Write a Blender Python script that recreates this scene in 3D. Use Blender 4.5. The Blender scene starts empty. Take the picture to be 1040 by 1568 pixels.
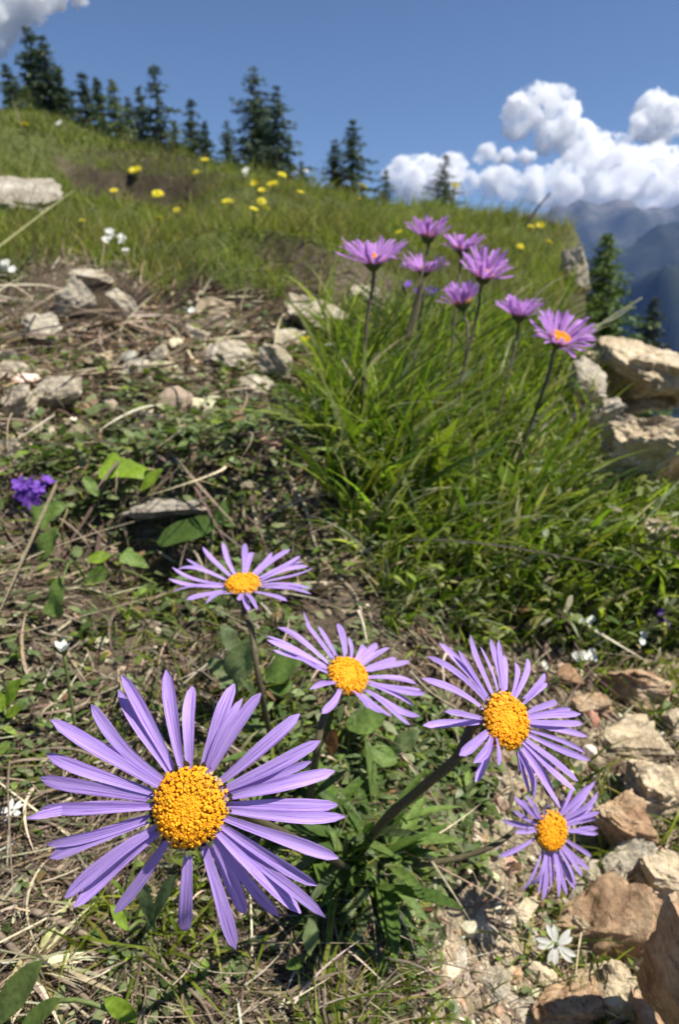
import bpy, bmesh, math, random
import numpy as np
from mathutils import Vector

rng = np.random.default_rng(11)
random.seed(5)
scene = bpy.context.scene
COL = scene.collection
PI = math.pi

# ------------------------------------------------------------------ camera
PITCH = math.radians(19.0)
FPX = 1022.0
CX, CY = 520.0, 784.0
cam_d = bpy.data.cameras.new('camera')
cam_d.sensor_fit = 'VERTICAL'
cam_d.sensor_height = 36.0
cam_d.lens = 36.0 * FPX / 1568.0
cam_d.clip_start = 0.004
cam_d.clip_end = 90000.0
cam_d.dof.use_dof = True
cam_d.dof.focus_distance = 0.127
cam_d.dof.aperture_fstop = (cam_d.lens / 1000.0) / 0.00082
cam = bpy.data.objects.new('camera', cam_d)
cam.rotation_euler = (PI / 2 - PITCH, 0, 0)
COL.objects.link(cam)
scene.camera = cam
CR = np.array([1.0, 0, 0])
CU = np.array([0, math.sin(PITCH), math.cos(PITCH)])
CF = np.array([0, math.cos(PITCH), -math.sin(PITCH)])


def ray(px, py):
    return CR * ((px - CX) / FPX) + CU * ((CY - py) / FPX) + CF


def P(px, py, zd):
    return ray(px, py) * zd


def camvec(a, b, c):
    v = CR * a + CU * b - CF * c
    return v / np.linalg.norm(v)


def proj(p):
    zd = p @ CF
    zs = np.where(zd > 1e-4, zd, 1e-4)
    return CX + FPX * (p @ CR) / zs, CY - FPX * (p @ CU) / zs, zd


def nrm(v):
    v = np.asarray(v, float)
    return v / (np.linalg.norm(v, axis=-1, keepdims=True) + 1e-12)


# ------------------------------------------------------------------ noise
def _h(ix, iy, iz, seed):
    x = (ix.astype(np.int64) * 374761393 + iy.astype(np.int64) * 668265263
         + iz.astype(np.int64) * 2147483647 + seed * 1274126177) & 0xFFFFFFFF
    x = ((x ^ (x >> 13)) * 1274126177) & 0xFFFFFFFF
    x = (x ^ (x >> 16)) & 0xFFFFFF
    return x / float(0xFFFFFF)


def vnoise(p, seed=0):
    """value noise, p (N,3) or (N,2) -> -1..1"""
    if p.shape[1] == 2:
        f = np.floor(p)
        t = p - f
        t = t * t * (3 - 2 * t)
        i = f.astype(np.int64)
        z = np.zeros(len(p), np.int64)
        a = _h(i[:, 0], i[:, 1], z, seed); b = _h(i[:, 0] + 1, i[:, 1], z, seed)
        c = _h(i[:, 0], i[:, 1] + 1, z, seed); d = _h(i[:, 0] + 1, i[:, 1] + 1, z, seed)
        r = (a * (1 - t[:, 0]) + b * t[:, 0]) * (1 - t[:, 1]) + (c * (1 - t[:, 0]) + d * t[:, 0]) * t[:, 1]
        return r * 2 - 1
    f = np.floor(p)
    t = p - f
    t = t * t * (3 - 2 * t)
    i = f.astype(np.int64)
    r = 0
    for dx in (0, 1):
        wx = t[:, 0] if dx else 1 - t[:, 0]
        for dy in (0, 1):
            wy = t[:, 1] if dy else 1 - t[:, 1]
            for dz in (0, 1):
                wz = t[:, 2] if dz else 1 - t[:, 2]
                r = r + wx * wy * wz * _h(i[:, 0] + dx, i[:, 1] + dy, i[:, 2] + dz, seed)
    return r * 2 - 1


def fbm(p, octv=4, seed=0, gain=0.5, ridged=False):
    s = 0; a = 1.0
    for k in range(octv):
        n = vnoise(p * (2.03 ** k) + 17.3 * k, seed + k)
        if ridged:
            n = 1 - 2 * np.abs(n)
        s = s + a * n
        a *= gain
    return s


def sm(a, b, x):
    t = np.clip((x - a) / (b - a), 0, 1)
    return t * t * (3 - 2 * t)


# ------------------------------------------------------------------ terrain
LEFT = np.array([(-3, -.22), (-.3, -.2), (.13, -.2), (.2, -.187), (.32, -.162), (.38, -.158), (.43, -.138), (.62, -.10),
                 (.85, -.06), (1.06, -.05), (1.11, 0.0), (2.5, .17), (4.2, .56), (7, 1.40), (10, 1.72), (30, 2.4), (80, 1)])
CEN = np.array([(-3, -.23), (-.3, -.21), (.13, -.21), (.2, -.197), (.33, -.172), (.42, -.15), (.55, -.135), (.8, -.105),
                (1.165, -.08), (1.205, -.006), (1.7, .045), (4, .44), (5, .52), (7, .52), (12, .6), (30, 1.0), (80, -4)])
RIGHT = np.array([(-3, -.30), (-.3, -.275), (.13, -.268), (.2, -.257), (.345, -.228), (.385, -.18), (.6, -.15), (1, -.10),
                  (1.2, -.08), (1.7, .0), (4, .42), (5, .46), (7, .35), (12, -.1), (30, -1.), (80, -14)])


def edge_x(y):
    return np.interp(y, [.42, .60, .9, 1.2, 2.0, 4.0, 40.0], [.42, .275, .285, .335, .55, 1.13, 11.0])


def H(x, y, detail=True):
    x = np.atleast_1d(np.asarray(x, float)); y = np.atleast_1d(np.asarray(y, float))
    zd = np.maximum(y * math.cos(PITCH) + 0.19 * math.sin(PITCH), 0.10)
    px = CX + FPX * x / zd
    wob = 26 * vnoise(np.stack([px * .012, np.log(np.maximum(y, .02)) * 3], 1), 91)
    px = px + wob
    yl = y * (1 + .04 * vnoise(np.stack([x / np.maximum(zd, .1) * 6, zd * 0], 1), 5))
    l = np.interp(yl, LEFT[:, 0], LEFT[:, 1]); c = np.interp(yl, CEN[:, 0], CEN[:, 1]); r = np.interp(yl, RIGHT[:, 0], RIGHT[:, 1])
    tl = np.clip((px - 100) / 420, 0, 1); tr = np.clip((px - 520) / 330, 0, 1)
    tr = tr * tr * (3 - 2 * tr)
    z = l * (1 - tl) + c * tl
    z = z * (1 - tr) + r * tr
    d = x - edge_x(y) + .06 * np.minimum(y, 6) * vnoise(np.stack([y / np.maximum(.25 * y, .12), x * 0 + 3], 1), 23) * sm(.9, 1.5, y)
    z = z - .026 * np.clip(y, 0, 8) * sm(-.11 * np.clip(y, .5, 8), 0, d) * sm(1.0, 2.0, y)
    sp = np.where(d > 0, d, 0)
    z = z - (1.0 + .8 * np.clip(y, .5, 5)) * sp * sm(0, .05 * np.clip(y, .5, 6), sp)
    # the hollow under the broad leaves and the dark gap below the tuft
    z = z - .034 * np.exp(-(((x + .10) / .08) ** 2 + ((y - .375) / .032) ** 2))
    z = z + .026 * np.exp(-(((x + .08) / .12) ** 2 + ((y - .45) / .035) ** 2))
    z = z - .045 * np.exp(-((y - 1.06 - .05 * vnoise(np.stack([x * 6, x * 0], 1), 19)) / .07) ** 2) * (1 - sm(.0, .25, x))
    bk = np.exp(-(((px - 225) / 95) ** 2)) * sm(2.9, 3.9, y) * (1 - sm(4.36, 4.43, y + .16 * vnoise(np.stack([x * 2.2, y * 0], 1), 15)))
    z = z - .30 * bk
    rr = np.sqrt(x * x + y * y)
    # far: everything sinks to the valley floor
    f = sm(60, 1500, rr)
    z = np.where(rr > 60, np.maximum(z, -90) * (1 - f) - 620 * f, z)
    if detail:
        q = np.stack([x, y], 1)
        amp = .055 + .075 * sm(.28, .42, rr) * (1 - .6 * sm(-.02, .1, x))  * (1 - sm(1.0, 1.6, rr)) + .03 * sm(1.8, 3, rr) * (1 - sm(12, 20, rr))
        L = 32.0
        k = 0
        while L > 0.004:
            w = sm(.5, 2.0, L / (.006 * rr + 1e-3)) * (1 - sm(.3, 1.1, L / (rr + .05)))
            if w.max() > 0:
                z = z + w * L * amp * vnoise(q / L + 3.7 * k, 40 + k)
            L /= 2.03; k += 1
        far = sm(300, 1500, rr)
        z = z + far * 60 * vnoise(q / 700., 77)
    return z


def G(px, py):
    """where the view ray meets the ground"""
    d = ray(px, py)
    t = np.geomspace(.08, 60, 900)
    p = d[None, :] * t[:, None]
    below = p[:, 2] < H(p[:, 0], p[:, 1])
    i = int(np.argmax(below)) if below.any() else len(t) - 1
    a, b = t[max(i - 1, 0)], t[i]
    tt = np.linspace(a, b, 24)
    p = d[None, :] * tt[:, None]
    below = p[:, 2] < H(p[:, 0], p[:, 1])
    j = int(np.argmax(below)) if below.any() else 23
    return p[j]


def on_ground(p, lift=0.0):
    return np.array([p[0], p[1], H(p[0], p[1])[0] + lift])


# ------------------------------------------------------------------ mesh helpers
def mesh_obj(name, v, quads=None, tris=None, mat=None, parent=None, smooth=True, uv=None, col=None, origin=None):
    v = np.asarray(v, np.float64)
    if parent is not None and origin is None:
        origin = np.array(parent['_o'])
    if origin is not None:
        v = v - np.asarray(origin)
    me = bpy.data.meshes.new(name)
    nq = 0 if quads is None else len(quads)
    nt = 0 if tris is None else len(tris)
    me.vertices.add(len(v))
    me.vertices.foreach_set('co', v.astype(np.float32).ravel())
    idx = []
    if nq: idx.append(np.asarray(quads, np.int32).ravel())
    if nt: idx.append(np.asarray(tris, np.int32).ravel())
    idx = np.concatenate(idx)
    me.loops.add(len(idx))
    me.loops.foreach_set('vertex_index', idx)
    me.polygons.add(nq + nt)
    st = np.concatenate([np.arange(nq) * 4, nq * 4 + np.arange(nt) * 3]).astype(np.int32)
    me.polygons.foreach_set('loop_start', st)
    me.polygons.foreach_set('use_smooth', np.full(nq + nt, bool(smooth)))
    if uv is not None:
        ul = me.uv_layers.new(name='UVMap')
        ul.data.foreach_set('uv', np.asarray(uv, np.float32)[idx].ravel())
    if col is not None:
        ca = me.color_attributes.new('tint', 'FLOAT_COLOR', 'POINT')
        c4 = np.ones((len(v), 4), np.float32); c4[:, :3] = col
        ca.data.foreach_set('color', c4.ravel())
    me.update(calc_edges=True)
    me.validate()
    o = bpy.data.objects.new(name, me)
    if mat is not None: me.materials.append(mat)
    if origin is not None and parent is None: o.location = tuple(origin)
    COL.objects.link(o)
    if parent is not None: o.parent = parent
    return o


def tag(o, label, cat, group=None):
    o['label'] = label; o['category'] = cat
    if group: o['group'] = group
    return o


def thing(name, loc, label, cat, group=None):
    o = bpy.data.objects.new(name, None)
    o.empty_display_size = .01
    o.location = tuple(float(q) for q in loc)
    o['_o'] = [float(q) for q in loc]
    COL.objects.link(o)
    return tag(o, label, cat, group)


def kind(o, k):
    o['kind'] = k
    return o


class MB:
    """collects numpy pieces into one mesh"""
    def __init__(s):
        s.v = []; s.q = []; s.t = []; s.c = []; s.u = []; s.n = 0

    def add(s, v, q=None, t=None, col=None, uv=None):
        v = np.asarray(v, float)
        s.v.append(v)
        if q is not None and len(q): s.q.append(np.asarray(q) + s.n)
        if t is not None and len(t): s.t.append(np.asarray(t) + s.n)
        if col is not None:
            s.c.append(np.broadcast_to(np.asarray(col, float), (len(v), 3)))
        if uv is not None: s.u.append(uv)
        s.n += len(v)

    def build(s, name, mat, parent=None, smooth=True, origin=None):
        return mesh_obj(name, np.concatenate(s.v), np.concatenate(s.q) if s.q else None,
                        np.concatenate(s.t) if s.t else None, mat, parent, smooth,
                        np.concatenate(s.u) if s.u else None, np.concatenate(s.c) if s.c else None, origin)


def grid_quads(nu, nv, wrap=False):
    """vertex index = iv*nu+iu"""
    iu = np.arange(nu if wrap else nu - 1); iv = np.arange(nv - 1)
    a, b = np.meshgrid(iu, iv)
    a = a.ravel(); b = b.ravel()
    a2 = (a + 1) % nu
    return np.stack([b * nu + a, b * nu + a2, (b + 1) * nu + a2, (b + 1) * nu + a], 1)


def spline(pts, n):
    pts = np.asarray(pts, float)
    if len(pts) == 2:
        t = np.linspace(0, 1, n)[:, None]
        return pts[0] * (1 - t) + pts[1] * t
    p = np.vstack([2 * pts[0] - pts[1], pts, 2 * pts[-1] - pts[-2]])
    out = []
    m = len(pts) - 1
    for s_ in np.linspace(0, m - 1e-6, n):
        i = int(s_); t = s_ - i
        a, b, c, d = p[i], p[i + 1], p[i + 2], p[i + 3]
        out.append(.5 * ((2 * b) + (-a + c) * t + (2 * a - 5 * b + 4 * c - d) * t * t + (-a + 3 * b - 3 * c + d) * t ** 3))
    return np.array(out)


def tube(path, rad, sides=8):
    path = np.asarray(path, float); n = len(path)
    rad = np.broadcast_to(np.asarray(rad, float), (n,))
    tan = nrm(np.gradient(path, axis=0))
    up = np.array([0.31, .52, .79]); 
    if abs(tan[0] @ up) > .95: up = np.array([1.0, 0, 0])
    v = []
    s = nrm(np.cross(tan[0], up))
    for i in range(n):
        s = nrm(s - tan[i] * (s @ tan[i]))
        b = np.cross(tan[i], s)
        a = np.arange(sides) * 2 * PI / sides
        v.append(path[i] + rad[i] * (np.cos(a)[:, None] * s + np.sin(a)[:, None] * b))
    v = np.concatenate(v)
    q = grid_quads(sides, n, True)
    v = np.vstack([v, path[0], path[-1]])
    t = [(len(v) - 2, (k + 1) % sides, k) for k in range(sides)] + \
        [(len(v) - 1, (n - 1) * sides + k, (n - 1) * sides + (k + 1) % sides) for k in range(sides)]
    return v, q, np.array(t)


def blades(root, d, bend, length, width, K=4, side=None, power=1.6, base_w=.6):
    """many ribbons; returns verts, quads"""
    N = len(root)
    d = nrm(d)
    if side is None:
        side = nrm(np.cross(d, rng.normal(size=(N, 3))))
    t = np.linspace(0, 1, K + 1)
    prof = np.minimum(base_w + t * 2.2, 1) * (1 - t ** power) + .04
    cl = root[:, None, :] + length[:, None, None] * (d[:, None, :] * t[None, :, None] + bend[:, None, :] * (t ** 2)[None, :, None])
    off = side[:, None, :] * (width[:, None] * prof[None, :] * .5)[:, :, None]
    v = np.stack([cl - off, cl + off], 2).reshape(-1, 3)
    base = (np.arange(N) * (K + 1) * 2)[:, None, None]
    k = (np.arange(K) * 2)[None, :, None]
    q = (base + k + np.array([0, 1, 3, 2])[None, None, :]).reshape(-1, 4)
    return v, q


def tint_rep(c, K):
    return np.repeat(c, (K + 1) * 2, axis=0)


def palette(N, cols, w=None, jit=.18):
    cols = np.asarray(cols, float)
    i = rng.choice(len(cols), N, p=None if w is None else np.array(w) / np.sum(w))
    c = cols[i] * (1 + jit * rng.normal(size=(N, 1))) * (1 + .06 * rng.normal(size=(N, 3)))
    return np.clip(c, .004, .95)


_ico = {}


def ico(sub):
    if sub not in _ico:
        bm = bmesh.new()
        bmesh.ops.create_icosphere(bm, subdivisions=sub, radius=1.0)
        _ico[sub] = (np.array([v.co[:] for v in bm.verts]), np.array([[v.index for v in f.verts] for f in bm.faces]))
        bm.free()
    return _ico[sub]


# ------------------------------------------------------------------ materials
def mat_new(name):
    m = bpy.data.materials.new(name)
    m.use_nodes = True
    nt = m.node_tree
    nt.nodes.clear()
    return m, nt, nt.nodes, nt.links


def N_(nodes, t, **kw):
    n = nodes.new(t)
    for k, v in kw.items(): setattr(n, k, v)
    return n


def ramp(nodes, stops):
    r = nodes.new('ShaderNodeValToRGB')
    e = r.color_ramp.elements
    while len(e) < len(stops): e.new(.5)
    for i, (p, c) in enumerate(stops):
        e[i].position = p; e[i].color = (*c, 1) if len(c) == 3 else c
    return r


def leaf_mat(name, trans=.35, rough=.5, nscale=400., namp=.35, spec=.35, base=None, tcol=(1.0, 1.15, .55)):
    m, nt, nd, lk = mat_new(name)
    out = N_(nd, 'ShaderNodeOutputMaterial')
    if base is None:
        a = N_(nd, 'ShaderNodeAttribute', attribute_name='tint'); src = a.outputs['Color']
    else:
        a = N_(nd, 'ShaderNodeRGB'); a.outputs[0].default_value = (*base, 1); src = a.outputs[0]
    tc = N_(nd, 'ShaderNodeTexCoord')
    no = N_(nd, 'ShaderNodeTexNoise'); no.inputs['Scale'].default_value = nscale; no.inputs['Detail'].default_value = 3
    lk.new(tc.outputs['Object'], no.inputs['Vector'])
    mr = N_(nd, 'ShaderNodeMapRange'); mr.inputs['From Min'].default_value = .25; mr.inputs['From Max'].default_value = .75
    mr.inputs['To Min'].default_value = 1 - namp; mr.inputs['To Max'].default_value = 1 + namp
    lk.new(no.outputs['Fac'], mr.inputs['Value'])
    mul = N_(nd, 'ShaderNodeMix', data_type='RGBA', blend_type='MULTIPLY'); mul.inputs['Factor'].default_value = 1
    lk.new(src, mul.inputs['A']); lk.new(mr.outputs['Result'], mul.inputs['B'])
    pb = N_(nd, 'ShaderNodeBsdfPrincipled'); pb.inputs['Roughness'].default_value = rough
    pb.inputs['Specular IOR Level'].default_value = spec
    lk.new(mul.outputs['Result'], pb.inputs['Base Color'])
    if trans > 0:
        tr = N_(nd, 'ShaderNodeBsdfTranslucent')
        m2 = N_(nd, 'ShaderNodeMix', data_type='RGBA', blend_type='MULTIPLY'); m2.inputs['Factor'].default_value = 1
        m2.inputs['B'].default_value = (*tcol, 1)
        lk.new(mul.outputs['Result'], m2.inputs['A']); lk.new(m2.outputs['Result'], tr.inputs['Color'])
        mx = N_(nd, 'ShaderNodeMixShader'); mx.inputs[0].default_value = trans
        lk.new(pb.outputs[0], mx.inputs[1]); lk.new(tr.outputs[0], mx.inputs[2]); lk.new(mx.outputs[0], out.inputs[0])
    else:
        lk.new(pb.outputs[0], out.inputs[0])
    return m


def petal_mat(name, pale, deep, trans=.3):
    m, nt, nd, lk = mat_new(name)
    out = N_(nd, 'ShaderNodeOutputMaterial')
    uv = N_(nd, 'ShaderNodeUVMap')
    mp = N_(nd, 'ShaderNodeMapping'); mp.inputs['Scale'].default_value = (10, 1.6, 1)
    lk.new(uv.outputs[0], mp.inputs['Vector'])
    oi = N_(nd, 'ShaderNodeObjectInfo')
    cb = N_(nd, 'ShaderNodeVectorMath', operation='ADD')
    lk.new(mp.outputs[0], cb.inputs[0])
    sc_ = N_(nd, 'ShaderNodeVectorMath', operation='SCALE'); sc_.inputs[0].default_value = (31, 17, 5)
    lk.new(oi.outputs['Random'], sc_.inputs['Scale']); lk.new(sc_.outputs[0], cb.inputs[1])
    no = N_(nd, 'ShaderNodeTexNoise'); no.inputs['Scale'].default_value = 1.0; no.inputs['Detail'].default_value = 5
    no.inputs['Roughness'].default_value = .65; no.inputs['Distortion'].default_value = .35
    lk.new(cb.outputs[0], no.inputs['Vector'])
    rp = ramp(nd, [(.38, deep), (.50, pale), (.66, tuple(min(1, c * 1.16) for c in pale))])
    lk.new(no.outputs['Fac'], rp.inputs[0])
    n2 = N_(nd, 'ShaderNodeTexNoise'); n2.inputs['Scale'].default_value = 1.6; n2.inputs['Detail'].default_value = 3
    lk.new(cb.outputs[0], n2.inputs['Vector'])
    hs = N_(nd, 'ShaderNodeHueSaturation')
    mr = N_(nd, 'ShaderNodeMapRange'); mr.inputs['To Min'].default_value = .88; mr.inputs['To Max'].default_value = 1.12
    lk.new(oi.outputs['Random'], mr.inputs['Value']); lk.new(mr.outputs[0], hs.inputs['Value'])
    mh = N_(nd, 'ShaderNodeMapRange'); mh.inputs['To Min'].default_value = .49; mh.inputs['To Max'].default_value = .512
    lk.new(n2.outputs['Fac'], mh.inputs['Value']); lk.new(mh.outputs[0], hs.inputs['Hue'])
    lk.new(rp.outputs[0], hs.inputs['Color'])
    bp = N_(nd, 'ShaderNodeBump'); bp.inputs['Strength'].default_value = .5; bp.inputs['Distance'].default_value = .00025
    lk.new(no.outputs['Fac'], bp.inputs['Height'])
    pb = N_(nd, 'ShaderNodeBsdfPrincipled'); pb.inputs['Roughness'].default_value = .5
    pb.inputs['Specular IOR Level'].default_value = .25
    pb.inputs['Sheen Weight'].default_value = .25
    lk.new(hs.outputs[0], pb.inputs['Base Color']); lk.new(bp.outputs[0], pb.inputs['Normal'])
    tr = N_(nd, 'ShaderNodeBsdfTranslucent'); lk.new(hs.outputs[0], tr.inputs['Color'])
    mx = N_(nd, 'ShaderNodeMixShader'); mx.inputs[0].default_value = trans
    lk.new(pb.outputs[0], mx.inputs[1]); lk.new(tr.outputs[0], mx.inputs[2]); lk.new(mx.outputs[0], out.inputs[0])
    return m


def rock_mat(name, c1, c2, c3, size, lichen=.3):
    """size: metres of the main mottling"""
    m, nt, nd, lk = mat_new(name)
    out = N_(nd, 'ShaderNodeOutputMaterial')
    ge = N_(nd, 'ShaderNodeNewGeometry')
    n1 = N_(nd, 'ShaderNodeTexNoise'); n1.inputs['Scale'].default_value = 1 / size; n1.inputs['Detail'].default_value = 8; n1.inputs['Roughness'].default_value = .65
    lk.new(ge.outputs['Position'], n1.inputs['Vector'])
    r1 = ramp(nd, [(.3, c1), (.5, c2), (.68, c3)])
    lk.new(n1.outputs['Fac'], r1.inputs[0])
    n2 = N_(nd, 'ShaderNodeTexNoise'); n2.inputs['Scale'].default_value = 5 / size; n2.inputs['Detail'].default_value = 6; n2.inputs['Roughness'].default_value = .75
    lk.new(ge.outputs['Position'], n2.inputs['Vector'])
    mr = N_(nd, 'ShaderNodeMapRange'); mr.inputs['From Min'].default_value = .3; mr.inputs['From Max'].default_value = .7
    mr.inputs['To Min'].default_value = .55; mr.inputs['To Max'].default_value = 1.2
    lk.new(n2.outputs['Fac'], mr.inputs['Value'])
    mul = N_(nd, 'ShaderNodeMix', data_type='RGBA', blend_type='MULTIPLY'); mul.inputs['Factor'].default_value = 1
    lk.new(r1.outputs[0], mul.inputs['A']); lk.new(mr.outputs[0], mul.inputs['B'])
    n3 = N_(nd, 'ShaderNodeTexNoise'); n3.inputs['Scale'].default_value = 2.3 / size; n3.inputs['Detail'].default_value = 4
    mp = N_(nd, 'ShaderNodeMapping'); mp.inputs['Location'].default_value = (3.1, 7.7, 1.3)
    lk.new(ge.outputs['Position'], mp.inputs[0]); lk.new(mp.outputs[0], n3.inputs['Vector'])
    r3 = ramp(nd, [(.6, (0, 0, 0)), (.68, (lichen,) * 3)])
    lk.new(n3.outputs['Fac'], r3.inputs[0])
    mx = N_(nd, 'ShaderNodeMix', data_type='RGBA'); mx.inputs['B'].default_value = (.30, .22, .06, 1)
    lk.new(r3.outputs[0], mx.inputs['Factor']); lk.new(mul.outputs['Result'], mx.inputs['A'])
    vo = N_(nd, 'ShaderNodeTexVoronoi', feature='DISTANCE_TO_EDGE'); vo.inputs['Scale'].default_value = .8 / size
    wv = N_(nd, 'ShaderNodeMix', data_type='RGBA'); wv.inputs['Factor'].default_value = .035
    mpv = N_(nd, 'ShaderNodeMapping'); mpv.inputs['Scale'].default_value = (1, 1, 2.2)
    lk.new(ge.outputs['Position'], mpv.inputs[0])
    sv = N_(nd, 'ShaderNodeVectorMath', operation='MULTIPLY_ADD'); sv.inputs[1].default_value = (size * 1.1,) * 3
    lk.new(n2.outputs['Color'], sv.inputs[0]); lk.new(mpv.outputs[0], sv.inputs[2]); lk.new(sv.outputs[0], vo.inputs['Vector'])
    cr_ = ramp(nd, [(.0, (.28, .24, .2)), (.035, (1, 1, 1))])
    lk.new(vo.outputs['Distance'], cr_.inputs[0])
    mc = N_(nd, 'ShaderNodeMix', data_type='RGBA', blend_type='MULTIPLY'); mc.inputs['Factor'].default_value = .8
    lk.new(mx.outputs['Result'], mc.inputs['A']); lk.new(cr_.outputs[0], mc.inputs['B'])
    mx = mc
    bp = N_(nd, 'ShaderNodeBump'); bp.inputs['Strength'].default_value = .9; bp.inputs['Distance'].default_value = size * .12
    ad = N_(nd, 'ShaderNodeMath', operation='MULTIPLY_ADD'); ad.inputs[1].default_value = .5
    lk.new(n2.outputs['Fac'], ad.inputs[0]); lk.new(n1.outputs['Fac'], ad.inputs[2]); lk.new(ad.outputs[0], bp.inputs['Height'])
    pb = N_(nd, 'ShaderNodeBsdfPrincipled'); pb.inputs['Roughness'].default_value = .9; pb.inputs['Specular IOR Level'].default_value = .2
    lk.new(mx.outputs['Result'], pb.inputs['Base Color']); lk.new(bp.outputs[0], pb.inputs['Normal'])
    lk.new(pb.outputs[0], out.inputs[0])
    return m


def ground_mat():
    m, nt, nd, lk = mat_new('meadow_soil')
    out = N_(nd, 'ShaderNodeOutputMaterial')
    ge = N_(nd, 'ShaderNodeNewGeometry')
    at = N_(nd, 'ShaderNodeAttribute', attribute_name='tint')
    prev = at.outputs['Color']
    hsum = None
    for sc_, lo, hi in ((900., .55, 1.5), (160., .6, 1.4), (28., .7, 1.3), (3., .8, 1.2)):
        n1 = N_(nd, 'ShaderNodeTexNoise'); n1.inputs['Scale'].default_value = sc_; n1.inputs['Detail'].default_value = 4; n1.inputs['Roughness'].default_value = .7
        lk.new(ge.outputs['Position'], n1.inputs['Vector'])
        mr = N_(nd, 'ShaderNodeMapRange'); mr.inputs['From Min'].default_value = .3; mr.inputs['From Max'].default_value = .7
        mr.inputs['To Min'].default_value = lo; mr.inputs['To Max'].default_value = hi
        lk.new(n1.outputs['Fac'], mr.inputs['Value'])
        mul = N_(nd, 'ShaderNodeMix', data_type='RGBA', blend_type='MULTIPLY'); mul.inputs['Factor'].default_value = 1
        lk.new(prev, mul.inputs['A']); lk.new(mr.outputs[0], mul.inputs['B'])
        prev = mul.outputs['Result']
        if sc_ in (900., 160.):
            mm = N_(nd, 'ShaderNodeMath', operation='MULTIPLY'); mm.inputs[1].default_value = 1.2 / sc_
            lk.new(n1.outputs['Fac'], mm.inputs[0])
            if hsum is None: hsum = mm.outputs[0]
            else:
                aa = N_(nd, 'ShaderNodeMath', operation='ADD'); lk.new(hsum, aa.inputs[0]); lk.new(mm.outputs[0], aa.inputs[1]); hsum = aa.outputs[0]
    bp = N_(nd, 'ShaderNodeBump'); bp.inputs['Strength'].default_value = .8; bp.inputs['Distance'].default_value = 1.0
    lk.new(hsum, bp.inputs['Height'])
    pb = N_(nd, 'ShaderNodeBsdfPrincipled'); pb.inputs['Roughness'].default_value = .95; pb.inputs['Specular IOR Level'].default_value = .1
    lk.new(prev, pb.inputs['Base Color']); lk.new(bp.outputs[0], pb.inputs['Normal'])
    lk.new(pb.outputs[0], out.inputs[0])
    return m


M_leaf = leaf_mat('green_blade', .45, .5, 350, .35, .25)
M_dark_leaf = leaf_mat('broad_leaf', .35, .55, 600, .4, .25)
M_straw = leaf_mat('dry_straw', .12, .7, 500, .3, .2, tcol=(1, .95, .8))
M_stone = leaf_mat('loose_gravel', 0, .9, 700, .45, .2)
M_soil = ground_mat()
M_petal = petal_mat('lilac_petal', (.485, .33, .755), (.27, .14, .53), .30)
M_petal2 = petal_mat('mauve_petal', (.60, .31, .74), (.42, .16, .57), .40)
M_floret = leaf_mat('orange_floret', .15, .5, 900, .15, .3, tcol=(1, .8, .4))
M_stem = leaf_mat('brown_green_stem', .05, .6, 900, .35, .3, base=(.10, .085, .045))
M_bract = leaf_mat('green_bract', .15, .55, 700, .3, .3, base=(.10, .12, .04))
M_needle = leaf_mat('conifer_needles', .12, .55, 3, .3, .3)
M_bark = leaf_mat('conifer_bark', 0, .9, 20, .4, .2, base=(.10, .075, .055))
M_yellow = leaf_mat('yellow_petal', .3, .5, 300, .1, .2, base=(.80, .70, .05), tcol=(1, .95, .5))
M_white = leaf_mat('white_petal', .3, .5, 500, .06, .2, base=(.80, .80, .74), tcol=(1, 1, .95))
M_violet = leaf_mat('violet_petal', .3, .5, 500, .25, .2, base=(.22, .09, .50), tcol=(1, .9, 1.1))
M_gstem = leaf_mat('green_stem', .1, .5, 500, .25, .3, base=(.13, .17, .05))
M_rpale = rock_mat('pale_limestone', (.29, .235, .16), (.50, .435, .325), (.62, .56, .45), .03, .25)
M_rpale_far = rock_mat('pale_limestone_coarse', (.24, .20, .15), (.42, .375, .30), (.55, .50, .42), .12, .2)
M_rtan = rock_mat('tan_rock', (.32, .24, .15), (.58, .47, .31), (.70, .60, .45), .05, .45)
M_rred = rock_mat('reddish_brown_rock', (.25, .14, .08), (.48, .325, .195), (.60, .48, .325), .018, .15)

# ------------------------------------------------------------------ zones (in the ground's own footprint, measured through the photo)
def inside(poly, x, y):
    poly = np.asarray(poly, float)
    r = np.zeros(len(x), bool)
    j = len(poly) - 1
    for i in range(len(poly)):
        xi, yi = poly[i]; xj, yj = poly[j]
        c = ((yi > y) != (yj > y)) & (x < (xj - xi) * (y - yi) / (yj - yi + 1e-9) + xi)
        r ^= c
        j = i
    return r


Z_TUFT = [(470, 520), (600, 490), (800, 490), (925, 520), (905, 640), (890, 780), (1400, 800), (1400, 960), (960, 1000), (800, 1000), (650, 985), (580, 920), (530, 800), (490, 700)]
Z_COVER = [(140, 590), (300, 560), (440, 600), (500, 700), (440, 790), (300, 830), (90, 800), (60, 700)]
Z_GRAVEL = [(650, 1900), (640, 1440), (720, 1340), (770, 1180), (850, 1010), (1050, 1000), (1700, 1000), (1700, 1900)]
Z_LEAF = [(440, 1060), (660, 1080), (760, 1200), (740, 1320), (690, 1440), (500, 1470), (400, 1250)]
Z_HOLLOW = [(40, 780), (340, 760), (350, 900), (260, 960), (50, 970)]
Z_STRAW = [(-700, 950), (300, 960), (480, 1060), (560, 1400), (680, 1420), (640, 1900), (-900, 1900)]


def zone(px, py, p=None):
    """wobbled footprint coordinates"""
    q = np.stack([px / 60., py / 60.], 1)
    return px + 30 * vnoise(q, 61) + 14 * vnoise(q * 2.7, 62), py + 26 * vnoise(q, 63) + 12 * vnoise(q * 2.7, 64)


def meadow_w(px, py):
    lim = np.interp(px, [0, 120, 240, 480, 640, 900], [415, 412, 442, 452, 500, 540])
    return 1 - sm(-12, 14, py - lim)


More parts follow.
